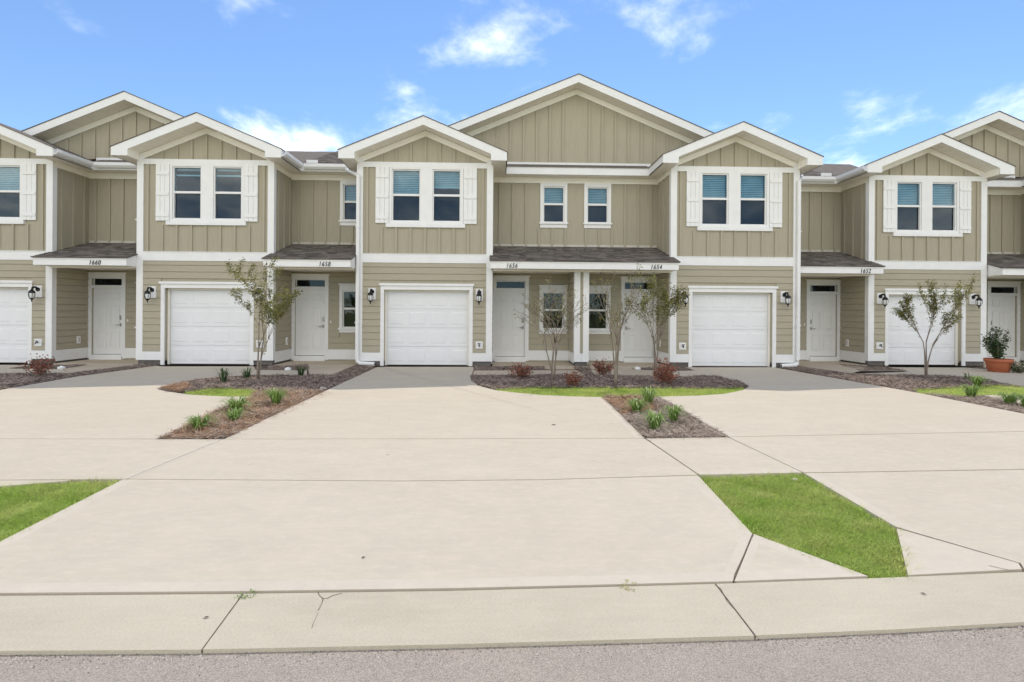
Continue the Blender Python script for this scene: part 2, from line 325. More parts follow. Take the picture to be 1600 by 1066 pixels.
def strands(name, g, m, dens, z, ln, wd, hill=.02):
    n = int(dens*area(g)); p = scatter(g, n); n = len(p)
    a = rng.uniform(0, 2*np.pi, n); l = ln*rng.uniform(.5, 1.3, n); t = rng.normal(0, .22, n)
    zz = z+np.abs(rng.normal(0, 1, n))*.012+.004+np.array([hill*.8*lumpy(x, y) for x, y in p])
    dx, dy, dz = np.cos(a)*l/2, np.sin(a)*l/2, np.sin(t)*l/2
    wx, wy = -np.sin(a)*wd/2, np.cos(a)*wd/2
    c = np.stack([p[:, 0], p[:, 1], zz+np.abs(dz)], 1); D = np.stack([dx, dy, dz], 1); W = np.stack([wx, wy, rng.normal(0, .3, n)*wd], 1)
    co = np.stack([c-D-W, c-D+W, c+D+W, c+D-W], 1).reshape(-1, 3)
    o = raw_mesh(name, co, np.arange(4*n).reshape(n, 4), m, kind='stuff'); return o
def blades(name, g, m, n, hmin, hmax, wd, z, lean=2.2, parent=None):
    p = scatter(g, n); n = len(p); p = p+rng.normal(0, .018, p.shape); a = rng.uniform(0, 2*np.pi, n); h = rng.uniform(hmin, hmax, n)*(1+.35*np.array([lumpy(x*1.7, y*1.7) for x, y in p]))
    k = rng.uniform(.4, lean, n)*h; ux, uy = np.cos(a), np.sin(a); b = np.stack([p[:, 0], p[:, 1], np.full(n, z)], 1); W = np.stack([-uy, ux, np.zeros(n)], 1)*(wd/2)
    m1 = b+np.stack([ux*k*.35, uy*k*.35, h*.6], 1); tp = b+np.stack([ux*k, uy*k, h*.95], 1)
    co = np.stack([b-W, b+W, m1+W*.75, m1-W*.75, tp], 1).reshape(-1, 3); i = np.arange(n)[:, None]*5
    fa = np.concatenate([i+np.array([[0, 1, 2]]), i+np.array([[0, 2, 3]]), i+np.array([[3, 2, 4]])], 0)
    return raw_mesh(name, co, fa, m, parent, kind='stuff')
def edge_blades(name, g, m, z):
    pts = []
    for i in range(len(g)):
        p0, p1 = np.array(g[i]), np.array(g[(i+1) % len(g)]); k = int(np.linalg.norm(p1-p0)*260); t = rng.uniform(0, 1, (k, 1)); t = t+.03*np.sin(t*40)
        pts.append(p0*(1-t)+p1*t+rng.normal(0, .02, (k, 2)))
    p = np.concatenate(pts); n = len(p); a = rng.uniform(0, 6.283, n); h = rng.uniform(.03, .085, n); k = rng.uniform(.4, 1.6, n)*h; ux, uy = np.cos(a), np.sin(a)
    b = np.stack([p[:, 0], p[:, 1], np.full(n, z)], 1); W = np.stack([-uy, ux, np.zeros(n)], 1)*.002; m1 = b+np.stack([ux*k*.35, uy*k*.35, h*.65], 1); tp = b+np.stack([ux*k, uy*k, h*.9], 1)
    co = np.stack([b-W, b+W, m1+W*.75, m1-W*.75, tp], 1).reshape(-1, 3); i = np.arange(n)[:, None]*5
    return raw_mesh(name, co, np.concatenate([i+np.array([[0, 1, 2]]), i+np.array([[0, 2, 3]]), i+np.array([[3, 2, 4]])], 0), m, kind='stuff')
def lawn(pxpoly, label, n, z=-.045, dryf=.22, hmin=.018, hmax=.048, wd=.004):
    g = [gnd(*p) for p in pxpoly]; slab('lawn_soil', g, 'lawn', z=z, th=.04, gap=0, px=False)
    o = blades('grass', g, 'grass', n, hmin, hmax, wd, z); tag(o, label, 'grass')
    e = edge_blades('edge_grass', g, 'grass', z); tag(e, 'longer blades along the edge of the '+label, 'grass')
    d = blades('dry_grass', g, 'dry', int(n*dryf), hmin*.7, hmax*.75, wd*.8, z, 2.4); tag(d, 'dry blades among the '+label, 'grass')
lawn([(1096, 744.5), (1240, 741), (1253, 741), (1397, 824.5), (1416, 898.5), (1360, 900.5), (1180, 835)], 'grass patch right of the wide driveway', 75000)
lawn([(-60, 768), (0, 760), (113, 751.5), (187, 751.5), (0, 845), (-60, 872)], 'grass patch at the left edge', 45000)
lawn([(290, 613), (330, 607), (380, 608), (397, 609.5), (396, 619.5), (350, 619), (300, 616.5)], 'grass tongue at house 1658', 12000, -.03)
lawn([(775, 609), (830, 605.5), (1000, 606), (1120, 607), (1160, 606), (1158, 609.5), (1130, 615), (1090, 617.8), (1029, 619.5), (942, 620.2), (900, 619.3), (850, 617), (810, 613.8)], 'long grass strip before the double porch', 42000, -.03)
lawn([(1432, 609), (1500, 605.5), (1550, 602), (1700, 608), (1800, 622), (1590, 617), (1536, 617.3), (1470, 617.5), (1436, 613)], 'grass strip near the right edge', 22000, -.03)
# mulch and straw
MU = ('mulch', 'mulch')
bed('mulch_bed', [(247, 608), (280, 598.7), (325, 591.2), (365, 588.2), (400, 587.2), (521, 585.4), (557, 570.5), (588, 573.8), (470, 628), (452, 618), (397, 609.5), (380, 608), (330, 607), (290, 613), (262, 611.6)], 'soil', -.045, MU, 2600, .10, .006, .045)
bed('straw_bed', [(397, 609.5), (452, 612), (500, 613.5), (350.5, 685.6), (247, 685.6), (330, 646), (396, 620)], 'soil', -.045, ('pine_straw', 'grey_straw'), 4200, .14, .0035, .05)
strands('pine_straw', [gnd(*p) for p in [(397, 612), (500, 614), (350.5, 685), (250, 685), (330, 647), (396, 620)]], 'straw', 1900, .0, .15, .0035)
bed('mulch_bed', [(736, 587), (913, 586.3), (1050, 587.5), (1119, 588), (1157, 597), (1169, 604), (1160, 606.5), (1120, 607), (1000, 606), (830, 605.5), (775, 609), (748, 602.5), (737.5, 595)], 'soil', -.045, MU, 2600, .10, .006, .045)
bed('straw_bed', [(943, 620.8), (1028, 620.2), (1136, 682.6), (1008.5, 684.4)], 'soil', -.05, ('pine_straw', 'grey_straw'), 5200, .14, .0035, .045)
strands('pine_straw', [gnd(*p) for p in [(944, 621.5), (1000, 621.5), (1030, 640), (975, 648)]], 'straw', 5200, -.005, .15, .0035)
strands('pine_straw', [gnd(*p) for p in [(250, 607), (290, 598), (300, 606), (282, 614)]], 'straw', 3000, -.0, .13, .0035)
bed('mulch_bed', [(1218, 574.3), (1232, 571), (1330, 585), (1452, 587), (1518, 590), (1600, 604.5), (1550, 602), (1500, 605.5), (1432, 609), (1432, 613), (1330, 595)], 'soil', -.045, MU, 2600, .10, .006, .04)
bed('straw_bed', [(1440, 614), (1470, 618), (1536, 618.5), (1700, 656), (1700, 668), (1600, 646)], 'soil', -.045, ('pine_straw', 'grey_straw'), 4200, .13, .0035, .04)
bed('mulch_bed', [(-110, 583.5), (110, 584), (221, 569.5), (246, 571), (120, 588), (0, 609), (-300, 650), (-300, 602)], 'soil', -.045, MU, 2400, .10, .006, .04)
strands('pine_straw', [gnd(*p) for p in [(-60, 592), (40, 590), (60, 596), (0, 606), (-60, 618)]], 'grey_straw', 3500, 0.0, .12, .0035)
bed('mulch_bed', [(13, 575.6), (60, 572), (137, 570), (98, 576)], 'soil', -.04, MU, 2400, .09, .006, .03)
bed('mulch_bed', [(398, 573), (482, 569.5), (482, 578.7), (400, 577.7)], 'soil', -.04, MU, 2400, .09, .006, .03)
bed('mulch_bed', [(741, 573), (768, 572.5), (850, 572.5), (850, 578.3), (741, 578.7)], 'soil', -.04, MU, 2400, .09, .006, .03)
bed('mulch_bed', [(897, 571), (921, 571), (922, 578), (928, 586), (914, 585.5), (900, 578)], 'soil', -.04, MU, 2400, .09, .006, .03)
bed('mulch_bed', [(985, 576.5), (1040, 573), (1070, 574.5), (1086, 578.7), (1050, 579.7)], 'soil', -.04, MU, 2400, .09, .006, .03)
bed('mulch_bed', [(1312, 569.8), (1380, 573.5), (1418, 579.7), (1345, 579.5)], 'soil', -.04, MU, 2400, .09, .006, .03)
bed('mulch_bed', [(1508, 574), (1700, 576), (1700, 589.5), (1540, 576.8)], 'soil', -.04, MU, 2000, .09, .006, .03)

# ------------------------------------------------------------------ townhouses
SK0, SK1, GH, GHT, B0, B1, FZ0, FZ1, SOF, EAV, PIT = .134, .374, 2.155, 2.336, 2.92, 3.163, 5.62, 5.77, 5.72, 5.95, .4167
RD, OV, SOV, PF = 1.28, .46, .41, .57          # recess depth, front overhang, side overhang, porch roof projection
def cut(lo, hi, blocks):
    segs = [(lo, hi)]
    for a, b in blocks:
        q = []
        for s0, s1 in segs:
            if b <= s0 or a >= s1: q.append((s0, s1)); continue
            if a-s0 > .015: q.append((s0, a))
            if s1-b > .015: q.append((b, s1))
        segs = q
    return segs
def lap(fr, s0, s1, z0, z1, holes, par):
    z = z0
    while z < z1-.02:
        zt = min(z+.186, z1)
        for a, b in cut(s0, s1, [(h[0], h[1]) for h in holes if h[2] < zt-.03 and h[3] > z+.03]):
            if b-a > 1.6:
                j = a+(b-a)*random.uniform(.2, .8); MB().wedge(fr, j+.002, b, z+.009, zt, .034, .020, -.004).build('siding_board', 'lap', par); b = j
            MB().wedge(fr, a, b, z+.009, zt, .034, .020, -.004).build('siding_board', 'lap', par)
        z = zt
def battens(fr, xs, z0, z1f, holes, par, wd=.064):
    for x in xs:
        z1 = z1f(x) if callable(z1f) else z1f
        for a, b in cut(z0, z1, [(h[2], h[3]) for h in holes if h[0] < x+wd/2 and h[1] > x-wd/2]):
            MB().box(fr, x-wd/2, x+wd/2, -.002, .034, a, b).build('batten', 'panel', par)
def sash_window(fr, s0, s1, z0, z1, par, blind=1.0, screen=True, slat=True):
    """double hung window: frame, two panes, blind"""
    zm = (z0+z1)/2+.02; t = .035
    f = MB()
    for a, b, c, d in ((s0, s0+t, z0, z1), (s1-t, s1, z0, z1), (s0+t, s1-t, z1-t, z1), (s0+t, s1-t, z0, z0+t)): f.box(fr, a, b, -.075, -.004, c, d)
    f.box(fr, s0+t, s1-t, -.07, -.012, zm-.03, zm+.03)
    wo = f.build('window', 'white', par)
    MB().box(fr, s0+t, s1-t, -.045, -.04, zm+.03, z1-t).build('pane', 'pane', wo)
    MB().box(fr, s0+t, s1-t, -.065, -.06, z0+t, zm-.03).build('pane', 'low', wo)
    if screen: MB().box(fr, s0+t, s1-t, -.100, -.098, z0+t, zm-.03).build('insect_screen', 'screen', wo)
    h = (z1-z0-2*t); zb = z1-t-h*blind; bl = MB()
    if blind > 0: bl.box(fr, s0+t, s1-t, -.17, -.12, z1-t-.05, z1-t)
    if slat and blind > .15:
        z = z1-t-.06
        while z > zb:
            bl.hexa([fr(s0+t, -.128, z), fr(s1-t, -.128, z), fr(s1-t, -.106, z-.046), fr(s0+t, -.106, z-.046), fr(s0+t, -.130, z+.001), fr(s1-t, -.130, z+.001), fr(s1-t, -.108, z-.045), fr(s0+t, -.108, z-.045)]); z -= .052
    if blind > 0: bl.box(fr, s0+t, s1-t, -.14, -.105, zb-.04, zb); bl.build('blind', 'blind', wo)
    MB().box(fr, s0-.13, s1+.13, -1.6, -1.55, z0-.5, z1+.2).box(fr, s0-.13, s1+.13, -1.549, -.185, z1+.16, z1+.2).box(fr, s0-.13, s0-.09, -1.549, -.185, z0-.5, z1+.159).box(fr, s1+.09, s1+.13, -1.549, -.185, z0-.5, z1+.159).build('dark_room_box', 'dark', wo)  # box added behind the glass, its near-black colour standing for room shade
    return wo
def shutter(fr, s0, s1, z0, z1, par):
    sh = MB().box(fr, s0+.004, s1-.004, .018, .024, z0+.004, z1-.004).build('shutter', 'white', par)
    w = (s1-s0)/3
    for i in range(3): MB().box(fr, s0+i*w+.004, s0+(i+1)*w-.004, .024, .042, z0, z1).build('board', 'white', sh)
    for q in (.16, .52, .9): MB().box(fr, s0+.012, s1-.012, .042, .06, z1-(z1-z0)*q-.045, z1-(z1-z0)*q+.045).build('cross_batten', 'white', sh)
def numerals(text, loc, par, h=.126):
    cu = bpy.data.curves.new('house_number', 'FONT'); cu.body = text; cu.size = h*1.42; cu.shear = .22; cu.extrude = .006; cu.align_x = 'CENTER'; cu.space_character = 1.18
    t = bpy.data.objects.new('tmp', cu); col.objects.link(t); dg = bpy.context.evaluated_depsgraph_get(); dg.update()
    me = bpy.data.meshes.new_from_object(t.evaluated_get(dg)); bpy.data.objects.remove(t); me.name = 'house_number'
    me.materials.clear(); me.materials.append(MT['number'])
    me.transform(Matrix.Translation(loc) @ Matrix.Rotation(math.pi/2, 4, 'X') @ Matrix.Diagonal((.78, 1, 1, 1)))
    o = bpy.data.objects.new('house_number', me); col.objects.link(o); o.parent = par; o['label'] = 'dark slanted house number %s on the porch fascia' % text
def shingles(P, s0, s1, t1, par, row=.145):
    """P(s,t,h): point on the slope; loose tabs in overlapping rows"""
    b = MB(); t = 0.0
    while t < t1-.02:
        s = s0-random.uniform(0, .2)
        while s < s1:
            wdt = random.uniform(.13, .34); a, c = max(s, s0), min(s+wdt-.004, s1); s += wdt
            if c-a < .02: continue
            h = random.uniform(.008, .017); e = random.uniform(-.006, .006); tt = min(t+row+.03, t1)
            b.hexa([P(a, t+e, 0), P(c, t+e, 0), P(c, tt, 0), P(a, tt, 0), P(a, t+e, h), P(c, t+e, h), P(c, tt, .003), P(a, tt, .003)])
        t += row
    return b.build('shingles', 'shingle', par, kind='stuff')
def grooved(b, fr, s0, s1, d0, d1, z, along='s', pitch=.105, rise=None):
    """soffit boards; rise(s) lets it follow a rake"""
    r = rise or (lambda s: z)
    b.hexa([fr(s0, d0, r(s0)+.008), fr(s1, d0, r(s1)+.008), fr(s1, d1, r(s1)+.008), fr(s0, d1, r(s0)+.008), fr(s0, d0, r(s0)+.02), fr(s1, d0, r(s1)+.02), fr(s1, d1, r(s1)+.02), fr(s0, d1, r(s0)+.02)])
    lo, hi = (d0, d1) if along == 's' else (s0, s1)
    q = lo
    while q < hi-.01:
        e = min(q+pitch-.010, hi)
        if along == 's': b.hexa([fr(s0, q, r(s0)), fr(s1, q, r(s1)), fr(s1, e, r(s1)), fr(s0, e, r(s0)), fr(s0, q, r(s0)+.008), fr(s1, q, r(s1)+.008), fr(s1, e, r(s1)+.008), fr(s0, e, r(s0)+.008)])
        else: b.hexa([fr(q, d0, r(q)), fr(e, d0, r(e)), fr(e, d1, r(e)), fr(q, d1, r(q)), fr(q, d0, r(q)+.008), fr(e, d0, r(e)+.008), fr(e, d1, r(e)+.008), fr(q, d1, r(q)+.008)])
        q += pitch
    return b

def lantern(pos, side, label):
    x, y, z = pos
    o = empty('wall_lantern', (x, y, z), label, 'wall lantern', 'wall lanterns beside the garage doors')
    MB().box(WORLD, -.10, .10, -.035, 0, -.16, .165).build('mounting_block', 'white', o)
    MB().tube([(0, -.034, .06), (0, -.06, .06)], [.062, .05], 12).build('back_plate', 'black', o)
    MB().tube([(0, -.05, .08), (0, -.10, .12), (0, -.17, .12), (0, -.215, .07), (0, -.22, .02)], [.032, .03, .026, .022, .02], 8).build('arm', 'black', o, smooth=True)
    c = (0, -.22, 0)
    MB().lathe(c, [(.006, .13), (.012, .10), (.008, .07), (.03, .045), (.07, .0), (.082, -.03), (.076, -.045)], 12).build('cap', 'black', o, smooth=True)
    MB().lathe(c, [(.060, -.04), (.066, -.08), (.064, -.13), (.05, -.18), (.045, -.19)], 12).build('globe', 'lglass', o, smooth=True)
    r = MB()
    for k in range(6):
        a = k*math.pi/3+.3
        r.tube([(c[0]+math.cos(a)*q, c[1]+math.sin(a)*q, zz) for q, zz in ((.074, -.035), (.077, -.085), (.072, -.14), (.053, -.19))], .006, 5)
    r.build('cage', 'black', o)
    MB().lathe(c, [(.055, -.185), (.05, -.205), (.025, -.225), (.012, -.25), (.016, -.265), (.003, -.30)], 12).build('finial', 'black', o, smooth=True)

def townhouse(num, X0, m, Y0, W, P, desc, gable=None, gutter=False, downspout=False, blinds=(1, 1), partition=False, rwin=True, gname='the garage'):
    o = empty('townhouse', (X0, Y0, 0), desc, 'townhouse', 'attached townhouses in the row')
    k = W/3.8; c = W/2; hw = c+SOV; RG = EAV+PIT*hw
    FR = lambda s, d, z: (m*s, -d, z)                 # front wall
    SD = lambda s, d, z: (m*(W+d), s, z)              # porch side wall, s runs back
    RC = lambda s, d, z: (m*s, RD-d, z)               # recess wall
    g0, g1 = .762*k, 3.172*k
    wa, wb, wc, wd_ = .955*k, 1.768*k, 2.105*k, 2.912*k; wz0, wz1 = 4.09, 5.575
    # --- walls
    b = MB()
    for s0, s1, z0, z1 in ((0, g0, SK0, B0), (g1, W, SK0, B0), (g0, g1, GH, B0), (0, W, B0, wz0), (0, wa, wz0, wz1), (wb, wc, wz0, wz1), (wd_, W, wz0, wz1)): b.box(FR, s0, s1, -.17, 0, z0, z1)
    gz = lambda s: RG-.235-PIT*abs(s-c)
    b.prism(FR, [(0, wz1), (W, wz1), (W, gz(W)), (c, gz(c)), (0, gz(0))], -.17, 0)
    b.box(SD, .17, RD+.1, -.15, 0, SK0, EAV-.02)
    b.box(FR, 0, .15, -9, -.17, SK0, EAV-.02)
    dr = (W+.115, W+1.03)     # door leaf
    rw = (W+1.565, W+2.225) if rwin else None
    # recess wall around door, transom and windows
    E = W+P
    pieces = [(W-.1, dr[0], 0.0, 2.56), (W-.1, E, 2.56, 4.33), (W-.1, E, 5.45, 5.75)]
    if rw: pieces += [(dr[1], rw[0], 0, 2.56), (rw[1], E, 0, 2.56), (rw[0], rw[1], 0, 1.02), (rw[0], rw[1], 2.17, 2.56), (W-.1, rw[0], 4.33, 5.45), (rw[1], E, 4.33, 5.45)]
    for s0, s1, z0, z1 in pieces: b.box(RC, s0, s1, -.15, 0, z0, z1)
    b.box(FR, 0, E, -9.1, -9, 0, 5.7)
    b.build('wall', 'panel', o)
    MB().box(FR, 0.01, g0-.1, -.17, -.01, 0, SK0).build('foundation', 'found', o); MB().box(FR, g1+.1, W-.01, -.17, -.01, 0, SK0).build('foundation', 'found', o); MB().box(SD, .18, RD, -.15, -.012, 0, SK0).build('foundation', 'found', o)
    # --- front siding
    gt = (g0-.1, g1+.1, 0, GHT)
    lap(FR, .15, W-.15, SK1, B0, [gt], o)
    sh = [(.50*k, .885*k), (2.985*k, 3.37*k)]
    xs = [c+(i-4)*.408*k for i in range(9)]
    xs = [x for x in xs if .2 < x < W-.2]
    hole = [(sh[0][0], sh[1][1], 3.93, FZ1)]
    battens(FR, xs, B1, FZ0, hole, o)
    battens(FR, xs, FZ1, lambda s: gz(s)-.185, [], o)
    for s0, s1 in ((0, .15), (W-.15, W)): MB().box(FR, s0-.028 if s0 == 0 else s0, s1 if s0 == 0 else s1+.028, 0, .032, SK0, gz(0)-.02).build('corner_board', 'white', o)
    for a, z0, z1 in ((0, SK0, 2.745), (0, 3.16, SOF-.1)): MB().box(SD, 0, .115, 0, .028, z0, z1).build('corner_board', 'white', o)
    MB().box(FR, .15, g0-.1, 0, .034, SK0, SK1).build('skirt_board', 'white', o); MB().box(FR, g1+.1, W-.15, 0, .034, SK0, SK1).build('skirt_board', 'white', o)
    MB().box(FR, .15, W-.15, 0, .036, B0, B1).box(FR, .15, W-.15, 0, .05, B1, B1+.015).build('belly_band', 'white', o)
    MB().box(FR, .15, W-.15, 0, .034, FZ0, FZ1).build('frieze_board', 'white', o)
    for sg in (-1, 1):
        q = MB(); e = c-.0 if sg < 0 else c
        q.prism(FR, [(c, gz(c)+.0), (c+sg*c, gz(0)), (c+sg*c, gz(0)-.165), (c, gz(c)-.165)], 0, .026); q.build('rake_board', 'soffit', o)
    # --- garage door
    tr = MB(); tr.box(FR, g0-.1, g0, 0, .038, 0, GH).box(FR, g1, g1+.1, 0, .038, 0, GH).box(FR, g0-.1, g1+.1, 0, .038, GH, GHT-.065).box(FR, g0-.135, g1+.135, 0, .075, GHT-.065, GHT); tr.build('garage_casing', 'white', o)
    st = MB(); st.box(FR, g0, g0+.05, -.15, -.11, 0, GH).box(FR, g1-.05, g1, -.15, -.11, 0, GH).box(FR, g0+.05, g1-.05, -.15, -.11, GH-.05, GH); st.build('door_stop', 'soffit', o)
    gd = MB().box(FR, g0, g1, -.22, -.205, .0, GH).build('garage_door', 'gdoor', o)
    sec = GH/4
    for i in range(4):
        z0 = i*sec+.003+(.012 if i == 0 else 0); z1 = (i+1)*sec-.004
        MB().box(FR, g0+.012, g1-.012, -.205, -.172, z0, z1).build('section', 'gdoor', gd)
        pw = (g1-g0-.024)/4
        for j in range(4):
            s0 = g0+.012+j*pw+.075; s1 = s0+pw-.15
            pb = MB(); za, zb = z0+.09, z1-.09
            pb.hexa([FR(s0, -.172, za), FR(s1, -.172, za), FR(s1, -.172, zb), FR(s0, -.172, zb), FR(s0+.025, -.165, za+.025), FR(s1-.025, -.165, za+.025), FR(s1-.025, -.165, zb-.025), FR(s0+.025, -.165, zb-.025)])
            pb.build('raised_panel', 'gdoor', gd)
    MB().box(FR, g0+.01, g1-.01, -.2, -.168, .001, .014).build('bottom_seal', 'joint', gd)
    # --- twin windows with shutters
    cs = MB(); ca, cb = sh[0][1]+.004, sh[1][0]-.004
    cs.box(FR, ca, wa, 0, .03, wz0-.06, FZ0).box(FR, wb, wc, 0, .03, wz0-.06, FZ0).box(FR, wd_, cb, 0, .03, wz0-.06, FZ0)
    for a, e in ((wa, wb), (wc, wd_)): cs.box(FR, a, e, 0, .03, wz0-.06, wz0).box(FR, a, e, 0, .03, wz1, FZ0)
    cs.build('window_casing', 'white', o)
    MB().box(FR, ca-.09, cb+.06, 0, .06, wz0-.165, wz0-.06).build('window_sill', 'white', o)
    sash_window(FR, wa, wb, wz0, wz1, o, blinds[0]); sash_window(FR, wc, wd_, wz0, wz1, o, blinds[1])
    for a, e in sh: shutter(FR, a, e, 4.04, FZ0-.002, o)
    # --- small gable roof over the block
    dep = [RD-OV-.03, RD]                          # outer half butts against the main roof, inner half runs to the gable wall
    for sg, q in ((-1, 0), (1, 1)):
        e = c+sg*(hw+.02); ze = EAV-PIT*.02
        MB().prism(FR, [(c, RG), (e, ze), (e, ze+.022), (c, RG+.022)], -dep[q], OV+.045).build('roof', 'shingle', o)
        MB().prism(FR, [(c, RG), (c+sg*hw, EAV), (c+sg*hw, SOF), (c+sg*(c-.03), SOF), (c+sg*(c-.03), RG-.235-PIT*(c-.03)), (c, RG-.235)], OV, OV+.028).build('fascia_board', 'white', o)
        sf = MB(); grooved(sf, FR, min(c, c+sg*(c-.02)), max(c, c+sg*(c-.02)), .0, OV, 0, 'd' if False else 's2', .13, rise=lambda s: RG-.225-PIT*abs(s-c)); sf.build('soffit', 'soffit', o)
        # eave soffit and side fascia
        a, e2 = sorted((c+sg*c, c+sg*hw)); back = RD-SOV if sg > 0 else RD-OV
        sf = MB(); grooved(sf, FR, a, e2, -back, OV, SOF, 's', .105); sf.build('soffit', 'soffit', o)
        MB().box(FR, *sorted((c+sg*hw, c+sg*(hw-.025))), -(back if sg > 0 else 8.9), OV, SOF, EAV).build('fascia_board', 'white', o)
        MB().prism(FR, [(c+sg*(c-.03), SOF), (c+sg*(c-.001), SOF), (c+sg*(c-.001), RG-.02-PIT*c), (c+sg*(c-.03), RG-.02-PIT*(c-.03))], .034, OV-.001).build('eave_return', 'soffit', o)
    # --- porch side wall
    lap(SD, .115, RD, SK1, 2.735, [], o)
    MB().box(SD, .115, RD-.03, 0, .03, .06, SK1).build('skirt_board', 'white', o)
    battens(SD, [.3, .7, 1.1], 3.2, SOF-.16, [], o)
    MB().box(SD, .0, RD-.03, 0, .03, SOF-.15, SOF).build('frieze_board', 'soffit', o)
    # --- recess wall
    xe = E-.18 if partition else E
    holes = [(dr[0]-.11, dr[1]+.11, 0, 2.66)]
    if rw: holes.append((rw[0]-.09, rw[1]+.09, .88, 2.39))
    lap(RC, W, xe, .36, 2.735, holes, o)
    for a, e in cut(W, xe, [(dr[0]-.11, dr[1]+.11)]): MB().box(RC, a, e, 0, .03, .05, .36).build('skirt_board', 'white', o)
    uh = [(rw[0]-.1, rw[1]+.1, 4.16, 5.6)] if rw else []
    battens(RC, [W+.22+i*.408 for i in range(int((P-.1)/.408)) if W+.22+i*.408 < E-.05], 3.58, 5.55, uh, o)
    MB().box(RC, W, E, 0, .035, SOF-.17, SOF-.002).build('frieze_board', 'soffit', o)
    if rw:
        for z0, z1, zt, zs in ((1.02, 2.17, 2.39, .88), (4.33, 5.45, SOF-.17, 4.17)):
            q = MB(); a, e = rw
            q.box(RC, a-.09, a, 0, .035, z0, zt).box(RC, e, e+.09, 0, .035, z0, zt).box(RC, a, e, 0, .035, z1, zt)
            if z0 < 2: q.box(RC, a-.12, e+.12, 0, .06, zt-.035, zt+.0)
            q.build('window_casing', 'white', o)
            MB().box(RC, a-.12, e+.12, 0, .07, z0-.05, z0).box(RC, a-.09, e+.09, 0, .03, zs, z0-.05).build('window_sill', 'white', o)
            sash_window(RC, a, e, z0, z1, o, 1.0 if z0 > 2 else .0, screen=z0 > 2, slat=z0 > 2)
    # --- front door with transom
    a, e = dr
    q = MB(); q.box(RC, a-.11, a, 0, .035, .03, 2.52).box(RC, e, e+.11, 0, .035, .03, 2.52).box(RC, a-.11, e+.11, 0, .035, 2.52, 2.655).box(RC, a-.145, e+.145, 0, .065, 2.635, 2.675).box(RC, a, e, -.12, .01, 2.20, 2.275).box(RC, a, e, -.14, .0, 2.50, 2.56); q.build('door_casing', 'white', o)
    MB().box(RC, a-.02, e+.02, -.1, .07, .0, .125).box(RC, a, e, -.1, .02, .125, .15).build('threshold', 'white', o)
    dl = MB().box(RC, a, e, -.10, -.055, .165, 2.20).build('door', 'door', o)
    dw = e-a
    for (u0, u1) in ((.14, .44), (.56, .86)):
        for (z0, z1) in ((.36, .86), (1.02, 1.68), (1.84, 2.06)):
            s0, s1 = a+u0*dw, a+u1*dw; pb = MB()
            pb.box(RC, s0, s0+.022, -.055, -.040, z0, z1).box(RC, s1-.022, s1, -.055, -.040, z0, z1).box(RC, s0+.022, s1-.022, -.055, -.040, z0, z0+.022).box(RC, s0+.022, s1-.022, -.055, -.040, z1-.022, z1)
            pb.hexa([RC(s0+.03, -.055, z0+.03), RC(s1-.03, -.055, z0+.03), RC(s1-.03, -.055, z1-.03), RC(s0+.03, -.055, z1-.03), RC(s0+.055, -.046, z0+.055), RC(s1-.055, -.046, z0+.055), RC(s1-.055, -.046, z1-.055), RC(s0+.055, -.046, z1-.055)]); pb.build('panel', 'door', dl)
    hs = e-.07
    MB().box(RC, hs-.03, hs+.03, -.055, -.03, 1.22, 1.36).build('deadbolt', 'nickel', dl)
    hb = MB(); hb.box(RC, hs-.028, hs+.028, -.055, -.035, 1.02, 1.12); hb.tube([RC(hs, -.035, 1.07), RC(hs, .02, 1.07), RC(hs-.04, .03, 1.07), RC(hs-.11, .03, 1.065)], .011, 6); hb.build('handle', 'nickel', dl)
    tw = MB(); tw.box(RC, a, e, -.09, -.05, 2.275, 2.29).box(RC, a, e, -.09, -.05, 2.485, 2.50).box(RC, a, a+.025, -.09, -.05, 2.29, 2.485).box(RC, e-.025, e, -.09, -.05, 2.29, 2.485)
    to = tw.build('transom_window', 'white', o); MB().box(RC, a+.025, e-.025, -.075, -.07, 2.29, 2.485).build('pane', 'low', to); MB().box(RC, a-.1, e+.1, -.6, -.55, 2.1, 2.6).build('dark_room_box', 'dark', to)
    MB().box(RC, e+.17, e+.20, 0, .04, 1.17, 1.24).build('doorbell', 'white', o)
    # --- outlet cover on the side wall, hose box on the front
    ob = MB().box(SD, .82, .94, .02, .05, .52, .74).build('outlet_cover', 'white', o); MB().box(SD, .855, .905, .05, .058, .56, .70).build('cover_flap', 'stone', ob)
    hx = g1+.1+(W-.15-g1-.1)*.5
    hbx = MB().box(FR, hx-.1, hx+.1, .02, .05, .50, .70).build('hose_box', 'white', o)
    sp = MB(); sp.tube([FR(hx, .05, .60), FR(hx, .12, .60), FR(hx+.01, .15, .56)], [.018, .016, .014], 6).tube([FR(hx-.04, .10, .645), FR(hx+.04, .10, .645)], .012, 6).tube([FR(hx, .1, .6), FR(hx, .1, .645)], .009, 5); sp.build('spigot', 'black', hbx)
    # --- porch roof
    p0, p1 = W, (E-.03 if not partition else E); zf = 2.945; sl = .333
    pr = MB(); prf = lambda y: zf+sl*(y+PF)
    YZ = lambda s, d, z: (m*d, s, z)                  # s = y, d = along the row
    pt = MB().prism(YZ, [(-PF-.035, prf(-PF-.035)), (RD, prf(RD)), (RD, prf(RD)+.02), (-PF-.035, prf(-PF-.035)+.02)], p0-.05, p1+(.03 if not partition else 0)).build('porch_roof', 'shingle', o)
    cs_, sn_ = 1/math.hypot(1, sl), sl/math.hypot(1, sl)
    shingles(lambda s, t, h: (m*s, -PF-.045+t*cs_-h*sn_, prf(-PF-.045)+.02+t*sn_+h*cs_), p0-.055, p1+(.035 if not partition else 0), (RD+PF+.04)/cs_, pt)
